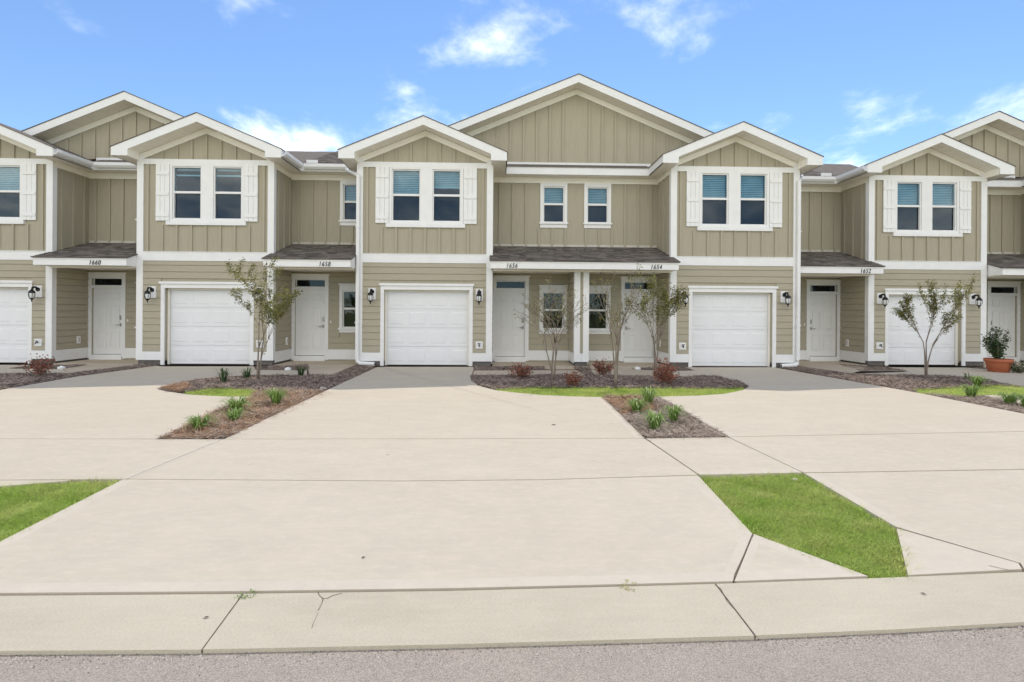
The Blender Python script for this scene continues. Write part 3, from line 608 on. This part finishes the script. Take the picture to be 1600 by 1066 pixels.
    MB().box(FR, p0-.02, p1, PF-.028, PF, 2.74, zf-.05).box(FR, p0-.03, p1, PF-.028, PF+.012, zf-.05, zf-.004).build('porch_fascia', 'white', o)
    for s0, s1 in ((p0-.02, p0+.008),)+(((p1-.028, p1),) if not partition else ()):
        MB().prism(YZ, [(-PF+.028, 2.74), (-.035 if s0 < W else 0, 2.74), (-.035 if s0 < W else 0, prf(0)-.012), (-PF+.028, prf(-PF)-.012)], s0, s1).build('porch_end_board', 'white', o)
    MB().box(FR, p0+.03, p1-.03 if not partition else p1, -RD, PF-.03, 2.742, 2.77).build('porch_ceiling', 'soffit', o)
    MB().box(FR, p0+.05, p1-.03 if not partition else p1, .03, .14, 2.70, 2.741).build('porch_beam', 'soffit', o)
    MB().prism(YZ, [(RD-.03, prf(RD)+.02), (RD, prf(RD)+.02), (RD, prf(RD)+.09), (RD-.008, prf(RD)+.09)], p0+.03, p1).build('flashing', 'stone', o)
    if num:
        nx, nz_ = num[1]; wx, wz = atY(nx, nz_, Y0-PF); numerals(num[0], (wx-X0, -PF-.008, 2.757), o)
    # --- porch slab
    MB().box(FR, W+.03, E-.01, -RD, .02, -.09, .004).build('porch_slab', 'walk', o)
    # --- recess eave
    ya = RD-SOV; sA, sB = W+SOV, E-(SOV if not partition else 0)
    if partition is False and gable is None: sB = E-SOV
    MB().box(FR, W+SOV-.0, sB, -ya-.025, -ya, SOF, EAV).build('fascia_board', 'white', o)
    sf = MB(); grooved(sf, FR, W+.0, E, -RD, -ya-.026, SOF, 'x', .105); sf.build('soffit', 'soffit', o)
    YR = lambda y: EAV+PIT*(y-ya)
    if gable:
        gc, AP, left, right = gable                    # centre (local s), apex, how far it is visible to each side
        MB().prism(YZ, [(ya-.03, YR(ya-.03)), (RD+.05, YR(RD+.05)), (RD+.05, YR(RD+.05)+.02), (ya-.03, YR(ya-.03)+.02)], W+SOV-.02, sB).build('eave_shingles', 'shingle', o)
        sides = [s for s, on in ((-1, left), (1, right)) if on]
        zb = EAV+PIT*SOV+.03; ga = AP-.235
        pol = [(gc, zb), (gc, ga)]
        q = MB()
        for sg, on in ((-1, left), (1, right)):
            if on: hb_ = (ga-zb)/PIT; q.prism(RC, [(gc, zb), (gc, ga), (gc+sg*hb_, zb)], -.12, 0)
        q.build('gable_wall', 'panel', o)
        nb = int(5.2/.408)
        gx = [gc+i*.408 for i in range(-nb, nb+1) if (i < 0 and left) or (i > 0 and right) or (i == 0 and not partition)]
        battens(RC, [x for x in gx if abs(x-gc) < max(left, right)], zb, lambda s: ga-PIT*abs(s-gc)-.19, [], o)
        lo, hi = (gc-left*.8 if left else gc), (gc+right*.8 if right else gc)
        MB().box(RC, max(lo, W+.25), min(hi, E-(.25 if not partition else 0)), 0, .05, zb-.06, zb+.035).build('gable_base_trim', 'white', o)
        for sg, on in ((-1, left), (1, right)):
            if not on: continue
            ln_ = on; tz = lambda s: AP-PIT*abs(s-gc); e = gc+sg*ln_
            MB().prism(RC, [(gc, AP), (e, tz(e)), (e, tz(e)-.235), (gc, AP-.235)], OV, OV+.028).build('fascia_board', 'white', o)
            sf = MB(); grooved(sf, RC, *sorted((gc, e)), 0, OV, 0, 's2', .13, rise=lambda s: AP-.225-PIT*abs(s-gc)); sf.build('soffit', 'soffit', o)
            MB().prism(RC, [(gc, ga), (e, ga-PIT*ln_), (e, ga-PIT*ln_-.17), (gc, ga-.17)], 0, .026).build('rake_board', 'soffit', o)
            full = (AP-EAV)/PIT; e = gc+sg*full
            MB().prism(RC, [(gc, AP+.002), (e, EAV+.002), (e, EAV+.024), (gc, AP+.024)], -7.6, OV+.045).build('main_roof', 'shingle', o)
    else:
        yr = ya+3.45; zr = YR(yr); x0_, x1_ = W+SOV-3.3, E-SOV+3.3
        cr = MB().prism(YZ, [(ya-.03, YR(ya-.03)), (yr, zr), (yr+4, zr-4*PIT), (yr+4, zr-4*PIT-.1), (yr, zr-.1), (ya, YR(ya)-.06)], W+SOV-.01, E-SOV+.01).build('connecting_roof', 'shingle', o)
        MB().prism(YZ, [(ya+.5, YR(ya+.5)-.3), (yr, zr-.01), (yr+3, zr-3*PIT), (yr+3, zr-3*PIT-.3)], W-2.4, W+SOV-.012).prism(YZ, [(ya+.5, YR(ya+.5)-.3), (yr, zr-.01), (yr+3, zr-3*PIT), (yr+3, zr-3*PIT-.3)], E-SOV+.012, E+2.0).build('valley_roof', 'shingle', o)
        ct, st_ = 1/math.hypot(1, PIT), PIT/math.hypot(1, PIT)
        shingles(lambda s, t, h: (m*s, ya-.04+t*ct-h*st_, YR(ya-.04)+t*st_+h*ct), W+SOV-.01, E-SOV+.01, 3.5/ct, cr)
    if gutter:
        gu = MB(); gy = ya; pf = lambda q: [(q, SOF+.05), (q-.07, SOF+.05), (q-.12, SOF+.11), (q-.12, SOF+.2), (q-.105, SOF+.2), (q-.105, SOF+.115), (q-.065, SOF+.066), (q, SOF+.066)]
        gu.prism(YZ, pf(gy-.002), W+SOV+.13, E-SOV+(.03 if gable else .0))
        XS = lambda s, d, z: (m*s, d, z)
        gu.prism(XS, [(2*(W+SOV+.002)-a_, z_) for a_, z_ in pf(W+SOV+.002)], -OV-.02, gy-.12)
        gu.build('gutter', 'white', o)
        if not gable:
            MB().box(FR, W+SOV+.16, W+SOV+.5, -gy-.05, -gy-.03, EAV-.02, EAV+.12).build('splash_guard', 'white', o); MB().box(FR, E-SOV-.28, E-SOV-.02, -gy-.05, -gy-.03, EAV-.02, EAV+.12).build('splash_guard', 'white', o)
    if downspout:
        ds = MB(); hwid = .036
        pts = [(-SOV-.12, -(RD-SOV)+.14, EAV-.08), (-SOV-.12, -(RD-SOV)+.14, 5.74), (.03, .085, 5.36), (.03, .085, .16), (.10, .10, .07), (.52, .10, .055)]
        P3 = [FR(*p) for p in pts]
        ds.tube(P3[:3], .05, 8); ds.tube([P3[2], FR(.03, .085, 5.28), FR(.03, .085, .22), FR(.045, .088, .13), FR(.10, .10, .08), P3[5]], .056, 8)
        do = ds.build('downspout', 'white', o, smooth=False); MB().tube([FR(.515, .10, .055), FR(.523, .10, .055)], .036, 8).build('downspout_mouth_shade', 'black', do)  # black disc paints the shade inside the pipe end
        for z in (1.2, 3.9): MB().box(FR, -.03, .09, .03, .137, z, z+.03).build('strap', 'white', do)
    if partition:                                        # half of the wing wall between the two porches
        PS = lambda s, d, z: (m*(E-.18-d), s, z)
        MB().box(FR, E-.18, E-.002, -RD, -.0, SK0, 2.74).build('wing_wall', 'panel', o)
        MB().box(FR, E-.17, E-.002, -RD, -.02, 0, SK0).build('foundation', 'found', o)
        lap(PS, .13, RD, SK1, 2.735, [], o); lap(FR, E-.05, E-.002, SK1, 2.735, [], o)
        MB().box(FR, E-.21, E-.045, 0, .034, SK0, 2.74).build('corner_board', 'white', o); MB().box(PS, 0, .13, 0, .03, SK0, 2.74).build('corner_board', 'white', o)
        MB().box(FR, E-.045, E-.002, 0, .034, SK0, SK1).build('skirt_board', 'white', o); MB().box(PS, .13, RD-.03, 0, .03, .08, SK1).build('skirt_board', 'white', o)
    # --- lanterns
    for s, nm in ((.43*k, 0), (W-.345*k, 1)):
        side = ('left', 'right')[nm if m > 0 else 1-nm]
        wx = X0+m*s
        if -16 < wx < 15.6: lantern((wx, Y0-.022, 2.03), 1, 'black wall lantern on the %s side of %s' % (side, gname))
    return o
XC, XD = -4.019, 8.625; mid = (-.224+4.933)/2
townhouse(('1660', (148, 409)), -12.617-3.75, 1, 14.764, 3.75, 2.49, 'tan townhouse numbered 1660, cut off by the left edge of the picture', gable=(3.75+1.39, 8.04, 3.4, 3.1), gutter=True, blinds=(1, 1), gname='the garage at the left edge')
townhouse(('1658', (507, 411)), -10.127, 1, 14.613, 3.74, 2.36, 'tan townhouse numbered 1658, second from left, with shingled roof showing above its porch', gutter=True, blinds=(.12, .12), gname='the garage behind the two-stemmed leafy tree')
townhouse(('1656', (799.5, 414)), XC, 1, 14.60, 3.795, mid+.224, 'tan townhouse numbered 1656, left half of the wide gabled pair in the centre', gable=(3.795+mid+.224, 8.73, 4.5, 0), downspout=True, blinds=(1, .3), partition=True, gname='the garage left of the double porch')
townhouse(('1654', (1025, 415)), XD, -1, 14.60, 3.692, 4.933-mid, 'tan townhouse numbered 1654, right half of the wide gabled pair in the centre', gable=(3.692+4.933-mid, 8.73, 4.5, 0), downspout=True, blinds=(1, 1), partition=True, gname='the garage right of the double porch')
townhouse(('1652', (1352, 422)), 14.811, -1, 15.262, 3.61, 2.55, 'tan townhouse numbered 1652, right of centre, behind the slender young tree', gutter=True, blinds=(.96, .9), gname='the garage behind the slender young tree')
townhouse(None, 17.35+3.7, -1, 15.35, 3.7, 2.5, 'tan townhouse cut off by the right edge, its door behind the terracotta pot', gable=(3.7+1.25, 8.13, 3.2, 3.3), blinds=(1, 1))

# ------------------------------------------------------------------ plants
def leaves(name, pts, dirs, ln, wd, m, parent, droop=.3):
    pts = np.array(pts); d = np.array(dirs); n = len(pts)
    d = d/np.maximum(np.linalg.norm(d, axis=1, keepdims=True), 1e-6)
    l = ln*rng.uniform(.6, 1.25, n)[:, None]
    side = np.cross(d, rng.normal(0, 1, (n, 3))); side /= np.maximum(np.linalg.norm(side, axis=1, keepdims=True), 1e-6)
    w2 = wd*rng.uniform(.7, 1.2, n)[:, None]/2; tip = pts+d*l-np.array([[0, 0, 1]])*l*droop*.5; mid_ = pts+d*l*.5
    co = np.stack([pts, mid_+side*w2, tip, mid_-side*w2], 1).reshape(-1, 3)
    return raw_mesh(name, co, np.arange(4*n).reshape(n, 4), m, parent)
def myrtle(px, top, halfw, label, stems, leafy, seed, pods=0, twigs=1.0, lean=0.0):
    """multi-stemmed crepe myrtle"""
    rnd = random.Random(seed); X, Y = gnd(*px); H = (px[1]-top)/F_PX*Y*.99; Wd = halfw/F_PX*Y
    o = empty('crepe_myrtle_tree', (X, Y, -.02), label, 'tree', 'young crepe myrtles in the mulch beds')
    b = MB(); tips = []; limbs = []
    def branch(p, d, length, r, lvl):
        n = 4 if lvl < 2 else 3; pts = [Vector(p)]; q = Vector(d).normalized()
        for i in range(n):
            q = (q+Vector((rnd.gauss(0, .10), rnd.gauss(0, .10), rnd.gauss(.05, .05)))).normalized(); pts.append(pts[-1]+q*length/n)
        rad = [r*(1-.45*i/n) for i in range(n+1)]; limbs.append(([tuple(v) for v in pts], rad, 6 if lvl < 2 else 3))
        if lvl >= 1:
            for v in pts[1:]: tips.append((v, q, lvl))
        if lvl < 4:
            kids = (2, 3, 3, 2)[lvl] if lvl else 2
            if lvl == 3 and twigs < 1 and rnd.random() > twigs: kids = 1
            for j in range(kids):
                t = rnd.uniform(.45, 1.0) if j else 1.0; base = pts[0].lerp(pts[-1], t) if t < 1 else pts[-1]
                if t < 1: base = pts[min(n, max(1, round(t*n)))]
                ang = rnd.uniform(0, 2*math.pi); sp = rnd.uniform(.35, .75)
                nd = (q+Vector((math.cos(ang)*sp*Wd/.65, math.sin(ang)*sp*Wd/.65, rnd.uniform(-.05, .3)))).normalized()
                branch(base, nd, length*rnd.uniform(.55, .8), max(r*.55, .004), lvl+1)
    for i in range(stems):
        a = 2*math.pi*(i+.3)/stems+rnd.uniform(-.4, .4)
        sp = .13*Wd/.7
        branch((math.cos(a)*.05, math.sin(a)*.05, 0), (math.cos(a)*sp+lean, math.sin(a)*sp, 1), H*.40, rnd.uniform(.017, .024), 0)
    # fit the grown shape to the size of the tree in the picture
    av = [v for l in limbs for v in l[0]]; zs = [v[2] for v in av]; xs = sorted(v[0] for v in av); fz = H/max(zs); fx = min(1.3, Wd/max(abs(xs[2]), abs(xs[-3]), .1))
    g_ = lambda z: .30+.70*min(1, max(0, z*fz/(H*.7)))**1.1
    S = lambda v: (v[0]*fx*g_(v[2]), v[1]*fx*g_(v[2]), v[2]*fz)
    for pts, rad, sg in limbs: b.tube([S(v) for v in pts], rad, sg)
    b.build('trunk', 'bark', o, smooth=True, recalc=False)
    P, D = [], []
    for v, q, lv in tips:
        n = np.random.default_rng(int(abs(v.x*9e3+v.y*7e3+v.z*5e3))+seed).poisson(1.75*leafy*(1 if lv >= 3 else .35)*(1.25 if v.z*fz > H*.45 else .3))
        for _ in range(n):
            P.append(Vector(S(v))+Vector((rnd.gauss(0, .03), rnd.gauss(0, .03), rnd.gauss(0, .03)))); D.append((rnd.gauss(0, 1), rnd.gauss(0, 1), rnd.gauss(.25, .7)))
    if P: leaves('crown', P, D, .047, .027, 'myrt', o)
    if pods:
        hi = [t for t in tips if t[2] >= 4 and t[0].z*fz > H*.62]; rnd.shuffle(hi); pb = MB()
        for v, q, lv in hi[:pods]:
            c = Vector(S(v))
            for _ in range(rnd.randint(3, 6)):
                e = c+Vector((rnd.gauss(0, .025), rnd.gauss(0, .025), rnd.gauss(0, .03))); pb.lathe(tuple(e), [(.003, -.009), (.010, -.003), (.009, .005), (.002, .010)], 5)
        pb.build('seed_pods', 'pod', o, kind='stuff')
    return o
myrtle((403, 593), 404, 50, 'leafy young tree with two pale stems beside the garage of house 1658', 2, 6.0, 11, 14, lean=.03)
myrtle((864, 596), 425, 62, 'mostly bare multi-stemmed young tree in front of the porch window of house 1656', 5, .35, 5, 8, 1.0)
myrtle((962, 603), 418, 40, 'mostly bare young tree with three pale stems right of the paired white posts', 3, .28, 8, 10, 1.0)
myrtle((1024, 588), 412, 55, 'leafy young tree in front of the door of house 1654', 3, 3.4, 21, 12)
myrtle((1447, 589), 426, 31, 'slender young tree in front of the garage of house 1652', 3, 3.6, 33, 6)
def red_shrub(px, wpx, hpx, label, seed, n=620):
    rnd = random.Random(seed); X, Y = gnd(*px); sc_ = Y/F_PX; w_, h_ = wpx*sc_/2, hpx*sc_
    o = empty('burgundy_shrub', (X, Y, -.02), label, 'shrub', 'small burgundy shrubs in the mulch')
    b = MB(); P, D = [], []
    for i in range(26):
        a = rnd.uniform(0, 2*math.pi); u = rnd.random()**.6; hh = h_*rnd.uniform(.62, 1.02)*(1-.35*u*u); e = Vector((math.cos(a)*w_*u, math.sin(a)*w_*u, hh)); mid_ = e*.5+Vector((rnd.gauss(0, .02), rnd.gauss(0, .02), -.02*h_))
        b.tube([(0, 0, 0), tuple(mid_), tuple(e)], [.007, .005, .003], 4)
        for _ in range(n//26):
            t = rnd.uniform(.38, 1.02); p = (mid_.lerp(e, (t-.5)*2) if t > .5 else mid_*(t*2))+Vector((rnd.gauss(0, .035), rnd.gauss(0, .035), rnd.gauss(0, .03)))
            if p.z > .02: P.append(p); D.append((rnd.gauss(0, 1)+math.cos(a)*.5, rnd.gauss(0, 1)+math.sin(a)*.5, rnd.gauss(.2, .7)))
    b.build('stems', 'bark', o); leaves('foliage', P, D, .05, .032, 'red', o); return o
red_shrub((60, 589), 42, 36, 'burgundy shrub near the left edge, before house 1660', 1)
red_shrub((813, 591), 38, 27, 'burgundy shrub before the door of house 1656', 2)
red_shrub((895, 603), 30, 26, 'smallest burgundy shrub, just left of and below the white posts', 3, 420)
red_shrub((941, 587), 36, 30, 'burgundy shrub just right of the white posts', 4)
red_shrub((1040, 602), 40, 44, 'tallest burgundy shrub, with orange tinge, before house 1654', 6, 900)
def clump(px, wpx, hpx, label, m, seed, n=90, wd=.012, upright=.5, group='green strap-leaved clumps'):
    rnd = random.Random(seed); X, Y = gnd(*px); s_ = Y/F_PX; rw, hh = wpx*s_/2, hpx*s_
    o = empty('lilyturf_clump', (X, Y, -.01), label, 'plant', group); co, fa = [], []
    for i in range(n):
        a = rnd.uniform(0, 2*math.pi); reach = rw*rnd.uniform(.45, 1.75)*(1-upright*.55); h0 = hh*rnd.uniform(.5, .98); u = Vector((math.cos(a), math.sin(a), 0)); sd_ = Vector((-u.y, u.x, 0)); base = u*rnd.uniform(0, .05)+sd_*rnd.gauss(0, .02)
        i0 = len(co); w_ = wd*rnd.uniform(.7, 1.2)
        pk = rnd.uniform(.4, .62)+upright*.45; zz = lambda t: h0*(1-((t-pk)/pk)**2)
        for t, wf in ((0, .8), (.3, 1), (.6, .9), (.85, .6)):
            p = base+u*reach*t**1.15+Vector((0, 0, max(zz(t), .008))); co += [p-sd_*w_*wf/2, p+sd_*w_*wf/2]
        p = base+u*reach*1.05+Vector((0, 0, max(.008, zz(1.0)))); co += [p, p+sd_*.0005]
        for j in range(4): q = i0+2*j; fa.append((q, q+1, q+3, q+2))
    raw_mesh('leaves', np.array([tuple(v) for v in co]), np.array(fa), m, o); return o
G1 = 'green clumps in the straw beds'
for i, (p, w_, h_, lb) in enumerate([((312, 671), 40, 24, 'green strap-leaved clump nearest the sidewalk in the left straw bed'), ((370, 645), 48, 27, 'largest green clump, behind the pair in the left straw bed'), ((367, 659), 36, 22, 'small green clump in front of the largest one, left straw bed'), ((431, 634), 36, 30, 'upper green clump at the top right of the left straw bed'),
        ((1013, 633), 38, 30, 'darker clump at the top of the right straw bed'), ((995, 645), 34, 24, 'green clump at the left side of the right straw bed'), ((1023, 671), 46, 32, 'largest clump, lowest in the right straw bed'), ((1052, 658), 32, 28, 'green clump by the right edge of the right straw bed'),
        ((1527, 604), 26, 20, 'bright green clump below the terracotta pot'), ((1517, 621), 32, 22, 'green clump in front of the one below the terracotta pot'), ((1577, 632), 34, 22, 'green clump near the right edge of the picture'), ((1604, 637), 34, 24, 'green clump cut by the right edge of the picture')]):
    clump(p, w_, h_, lb, 'liri', 40+i, 110, .013, .35, G1)
for i, (p, w_, h_, lb) in enumerate([((350, 597), 32, 24, 'dark upright strap-leaved clump left of the tree at house 1658'), ((386, 591), 28, 18, 'dark upright clump nearest the tree at house 1658'), ((470, 588), 26, 18, 'dark upright clump right of the tree at house 1658'), ((1512, 594), 10, 14, 'thin dark clump left of the bright one below the pot')]):
    clump(p, w_, h_, lb, 'iris', 70+i, 42 if i < 3 else 10, .016, .8, 'dark upright clumps in the mulch')
clump((387, 930), 8, 8, 'tiny green weed in the gutter joint', 'liri', 90, 26, .005, .3, 'weeds in the pavement joints')
clump((984, 916), 13, 6, 'yellowish weed in the crack above the gutter', 'dry', 91, 30, .004, .1, 'weeds in the pavement joints')
# terracotta pot with a leafy shrub, dark bush beside it
X, Y = gnd(1560, 581); s_ = Y/F_PX; rr = 17.5*s_
pot = MB().lathe((0, 0, 0), [(.02, .0), (rr*.72, 0), (rr*.9, 21*s_*.75), (rr*.93, 21*s_*.8), (rr*1.03, 21*s_*.82), (rr*1.05, 22*s_), (rr*.97, 22*s_), (rr*.94, 20*s_), (.02, 19.8*s_)], 28).build('flower_pot', 'terra', smooth=True)
pot.location = (X, Y, -.02); tag(pot, 'terracotta flower pot beside the right-hand front door', 'pot')
def leafy(name, loc, w_, h_, label, n, seed, m='shrub', stems=14, ln=.075, low=False):
    rnd = random.Random(seed); o = empty(name, loc, label, 'shrub'); b = MB(); P, D = [], []
    for i in range(stems):
        a = rnd.uniform(0, 2*math.pi); u = rnd.random()**.5; e = Vector((math.cos(a)*w_*u, math.sin(a)*w_*u, h_*rnd.uniform(.45, 1.0)))
        b.tube([(0, 0, 0), tuple(e*.5), tuple(e)], [.009, .006, .003], 4)
        for _ in range(n//stems):
            t = rnd.uniform(.12, 1.0); P.append(e*t+Vector((rnd.gauss(0, .035), rnd.gauss(0, .035), rnd.gauss(0, .03)))); D.append((rnd.gauss(0, 1), rnd.gauss(0, 1), rnd.gauss(.4, .6)))
    b.build('stems', 'bark', o); leaves('foliage', P, D, ln, ln*.42, m, o)
leafy('potted_shrub', (X, Y, 18*s_), 20*s_, 56*s_, 'leafy green shrub growing in the terracotta pot', 1700, 3, stems=20)
X2, Y2 = gnd(1592, 583); leafy('low_bush', (X2, Y2, -.02), 16*s_, 20*s_, 'low dark bush at the right edge beside the pot', 700, 4, stems=20, ln=.05)
# small white caps in the mulch, stones, the cover plate in the driveway
for p, lb in (((96, 576), 'small white cap in the mulch near the leftmost burgundy shrub'), ((450, 578), 'small white cap in the mulch right of the two-stemmed tree'), ((996, 577), 'small white cap in the mulch right of the paired white posts')):
    x, y = gnd(*p); q = MB().lathe((0, 0, 0), [(.085, -.03), (.085, .035), (.075, .05), (.03, .058), (.028, .07), (.02, .074)], 14).build('cleanout_cap', 'white', smooth=False); q.location = (x, y, 0); tag(q, lb, 'pipe cap', 'white caps in the mulch')
def stone(p, r, label, zz=0):
    x, y = gnd(*p); bm = bmesh.new(); bmesh.ops.create_icosphere(bm, subdivisions=2, radius=r)
    for v in bm.verts: v.co *= 1+.25*mnoise.noise(v.co*9/r*.1+Vector((x, y, 0))); v.co.z *= .5
    me = bpy.data.meshes.new('stone'); bm.to_mesh(me); bm.free(); me.materials.append(MT['stone']); q = bpy.data.objects.new('stone', me); col.objects.link(q); q.location = (x, y, zz); tag(q, label, 'stone')
stone((1243, 746), .045, 'pale stone at the top corner of the right grass patch', -.03)
stone((505, 607), .07, 'pale stone in the mulch near the driveway edge', .0)
x, y = gnd(865, 664); q = MB().lathe((0, 0, 0), [(.03, -.02), (.03, .002), (.022, .006), (.006, .006)], 12).build('marker_cap', 'found'); q.location = (x, y, 0); tag(q, 'small round metal marker set in the wide driveway', 'marker')
# cracks: thin dirt-filled lines in the gutter and apron
def crack(pts, w_, name='crack', z=.0015):
    g = [gnd(*p) for p in pts]; b = MB(); n = len(g)
    for i, (x, y) in enumerate(g):
        t = Vector(g[min(i+1, n-1)])-Vector(g[max(i-1, 0)]); t.normalize(); ww = w_*random.uniform(.5, 1.3); b.v += [(x-t.y*ww, y+t.x*ww, z), (x+t.y*ww, y-t.x*ww, z)]
    b.f = [(2*i, 2*i+1, 2*i+3, 2*i+2) for i in range(n-1)]; b.mi = [0]*(n-1); o = b.build(name, 'joint', recalc=False); o['kind'] = 'structure'
crack([(497, 926), (499, 931), (505, 936), (503, 943), (500, 949), (497, 954)], .003)
crack([(505, 936), (512, 935), (520, 931), (535, 927)], .0022)
crack([(497, 958), (493, 967), (489, 976), (487, 983)], .0014)
for pts in ([(1008.5, 685), (1092, 742)], [(1137.5, 683), (1255, 738.5)], [(380.3, 927.5), (315.3, 1015.7)], [(1118, 912), (1180.4, 993.7)], [(1176.5, 834), (1146, 908.5)], [(1399.5, 824), (1594, 879.5)]):
    crack(pts, .012, 'joint_filler', -.003)
crack([(1117, 914), (1126, 920), (1131, 930), (1136, 940), (1150, 955), (1164, 972), (1178, 992)], .0022)
crack([(1177, 836), (1169, 851), (1163, 866), (1155, 884), (1148, 898), (1146, 908)], .0035)
crack([(1545, 884), (1570, 890), (1592, 893)], .002)

# grit along the road edge, loose straw on the concrete, fallen leaves
def grit(name, pts2, n, r0, r1, m, z):
    k = len(pts2)-1; t = rng.uniform(0, k, n); i = np.minimum(t.astype(int), k-1); f = (t-i)[:, None]; P0 = np.array(pts2)
    p = P0[i]*(1-f)+P0[i+1]*f; p[:, 1] -= np.abs(rng.normal(0, .055, n))-.004; r = rng.uniform(r0, r1, n)**1
    tet = np.array([[1, 0, -.2], [-.5, .87, -.2], [-.5, -.87, -.2], [.1, 0, .75]]); a = rng.uniform(0, 6.28, n); c_, s_ = np.cos(a), np.sin(a)
    q = np.repeat(tet[None], n, 0)*rng.uniform(.6, 1.3, (n, 1, 3)); q = np.stack([q[:, :, 0]*c_[:, None]-q[:, :, 1]*s_[:, None], q[:, :, 0]*s_[:, None]+q[:, :, 1]*c_[:, None], q[:, :, 2]], 2)*r[:, None, None]
    co = (q+np.concatenate([p, np.full((n, 1), z)], 1)[:, None, :]).reshape(-1, 3); b4 = np.arange(n)[:, None]*4
    fa = np.concatenate([b4+np.array([[0, 1, 3]]), b4+np.array([[1, 2, 3]]), b4+np.array([[2, 0, 3]])], 0); return raw_mesh(name, co, fa, m, kind='stuff')
grit('road_grit', [gnd(x, y, -.02) for x, y in road_e[1:8]], 2600, .0015, .006, 'stone', -.019)
grit('road_grit', [gnd(x, y, -.02) for x, y in road_e[1:8]], 1800, .0015, .005, 'found', -.019)
strands('loose_straw', [gnd(*p) for p in [(235, 689), (360, 688), (520, 614), (500, 612), (350, 686), (246, 686)]], 'straw', 260, .0005, .10, .003, 0)
strands('loose_straw', [gnd(*p) for p in [(1000, 690), (1140, 687), (1035, 620), (1028, 620), (1136, 683), (1008, 685)]], 'grey_straw', 260, .0005, .09, .003, 0)
strands('loose_straw', [gnd(*p) for p in [(560, 640), (1000, 640), (1090, 735), (330, 735)]], 'grey_straw', 3, .0005, .05, .003, 0)
for i, (p, lb) in enumerate((((322, 966), 'tiny dry leaf on the left part of the gutter'), ((148, 668), 'tiny dry leaf on the left driveway'), ((1443, 929), 'tiny dry leaf on the right part of the gutter'), ((568, 872), 'tiny dry leaf on the apron of the wide driveway'))):
    x, y = gnd(*p); l = MB(); l.v = [(-.016, 0, .002), (0, .007, .006), (.017, .001, .003), (.001, -.007, .007)]; l.f = [(0, 1, 3), (1, 2, 3)]; l.mi = [0, 0]; q = l.build('fallen_leaf', 'pod', recalc=False); q.location = (x, y, .001); q.rotation_euler.z = i*1.3; tag(q, lb, 'leaf')

for k_ in (-1, 1):
    g_ = [gnd(347.4, 686.5), gnd(198.6, 748.3)]; e_ = MB(); e_.v = [(x+k_*.004+q*k_, y, .0012) for x, y in g_ for q in (0, .035)]; e_.f = [(0, 1, 3, 2)]; e_.mi = [0]; e_ = e_.build('tooled_edge', 'concl', recalc=False); e_['kind'] = 'structure'
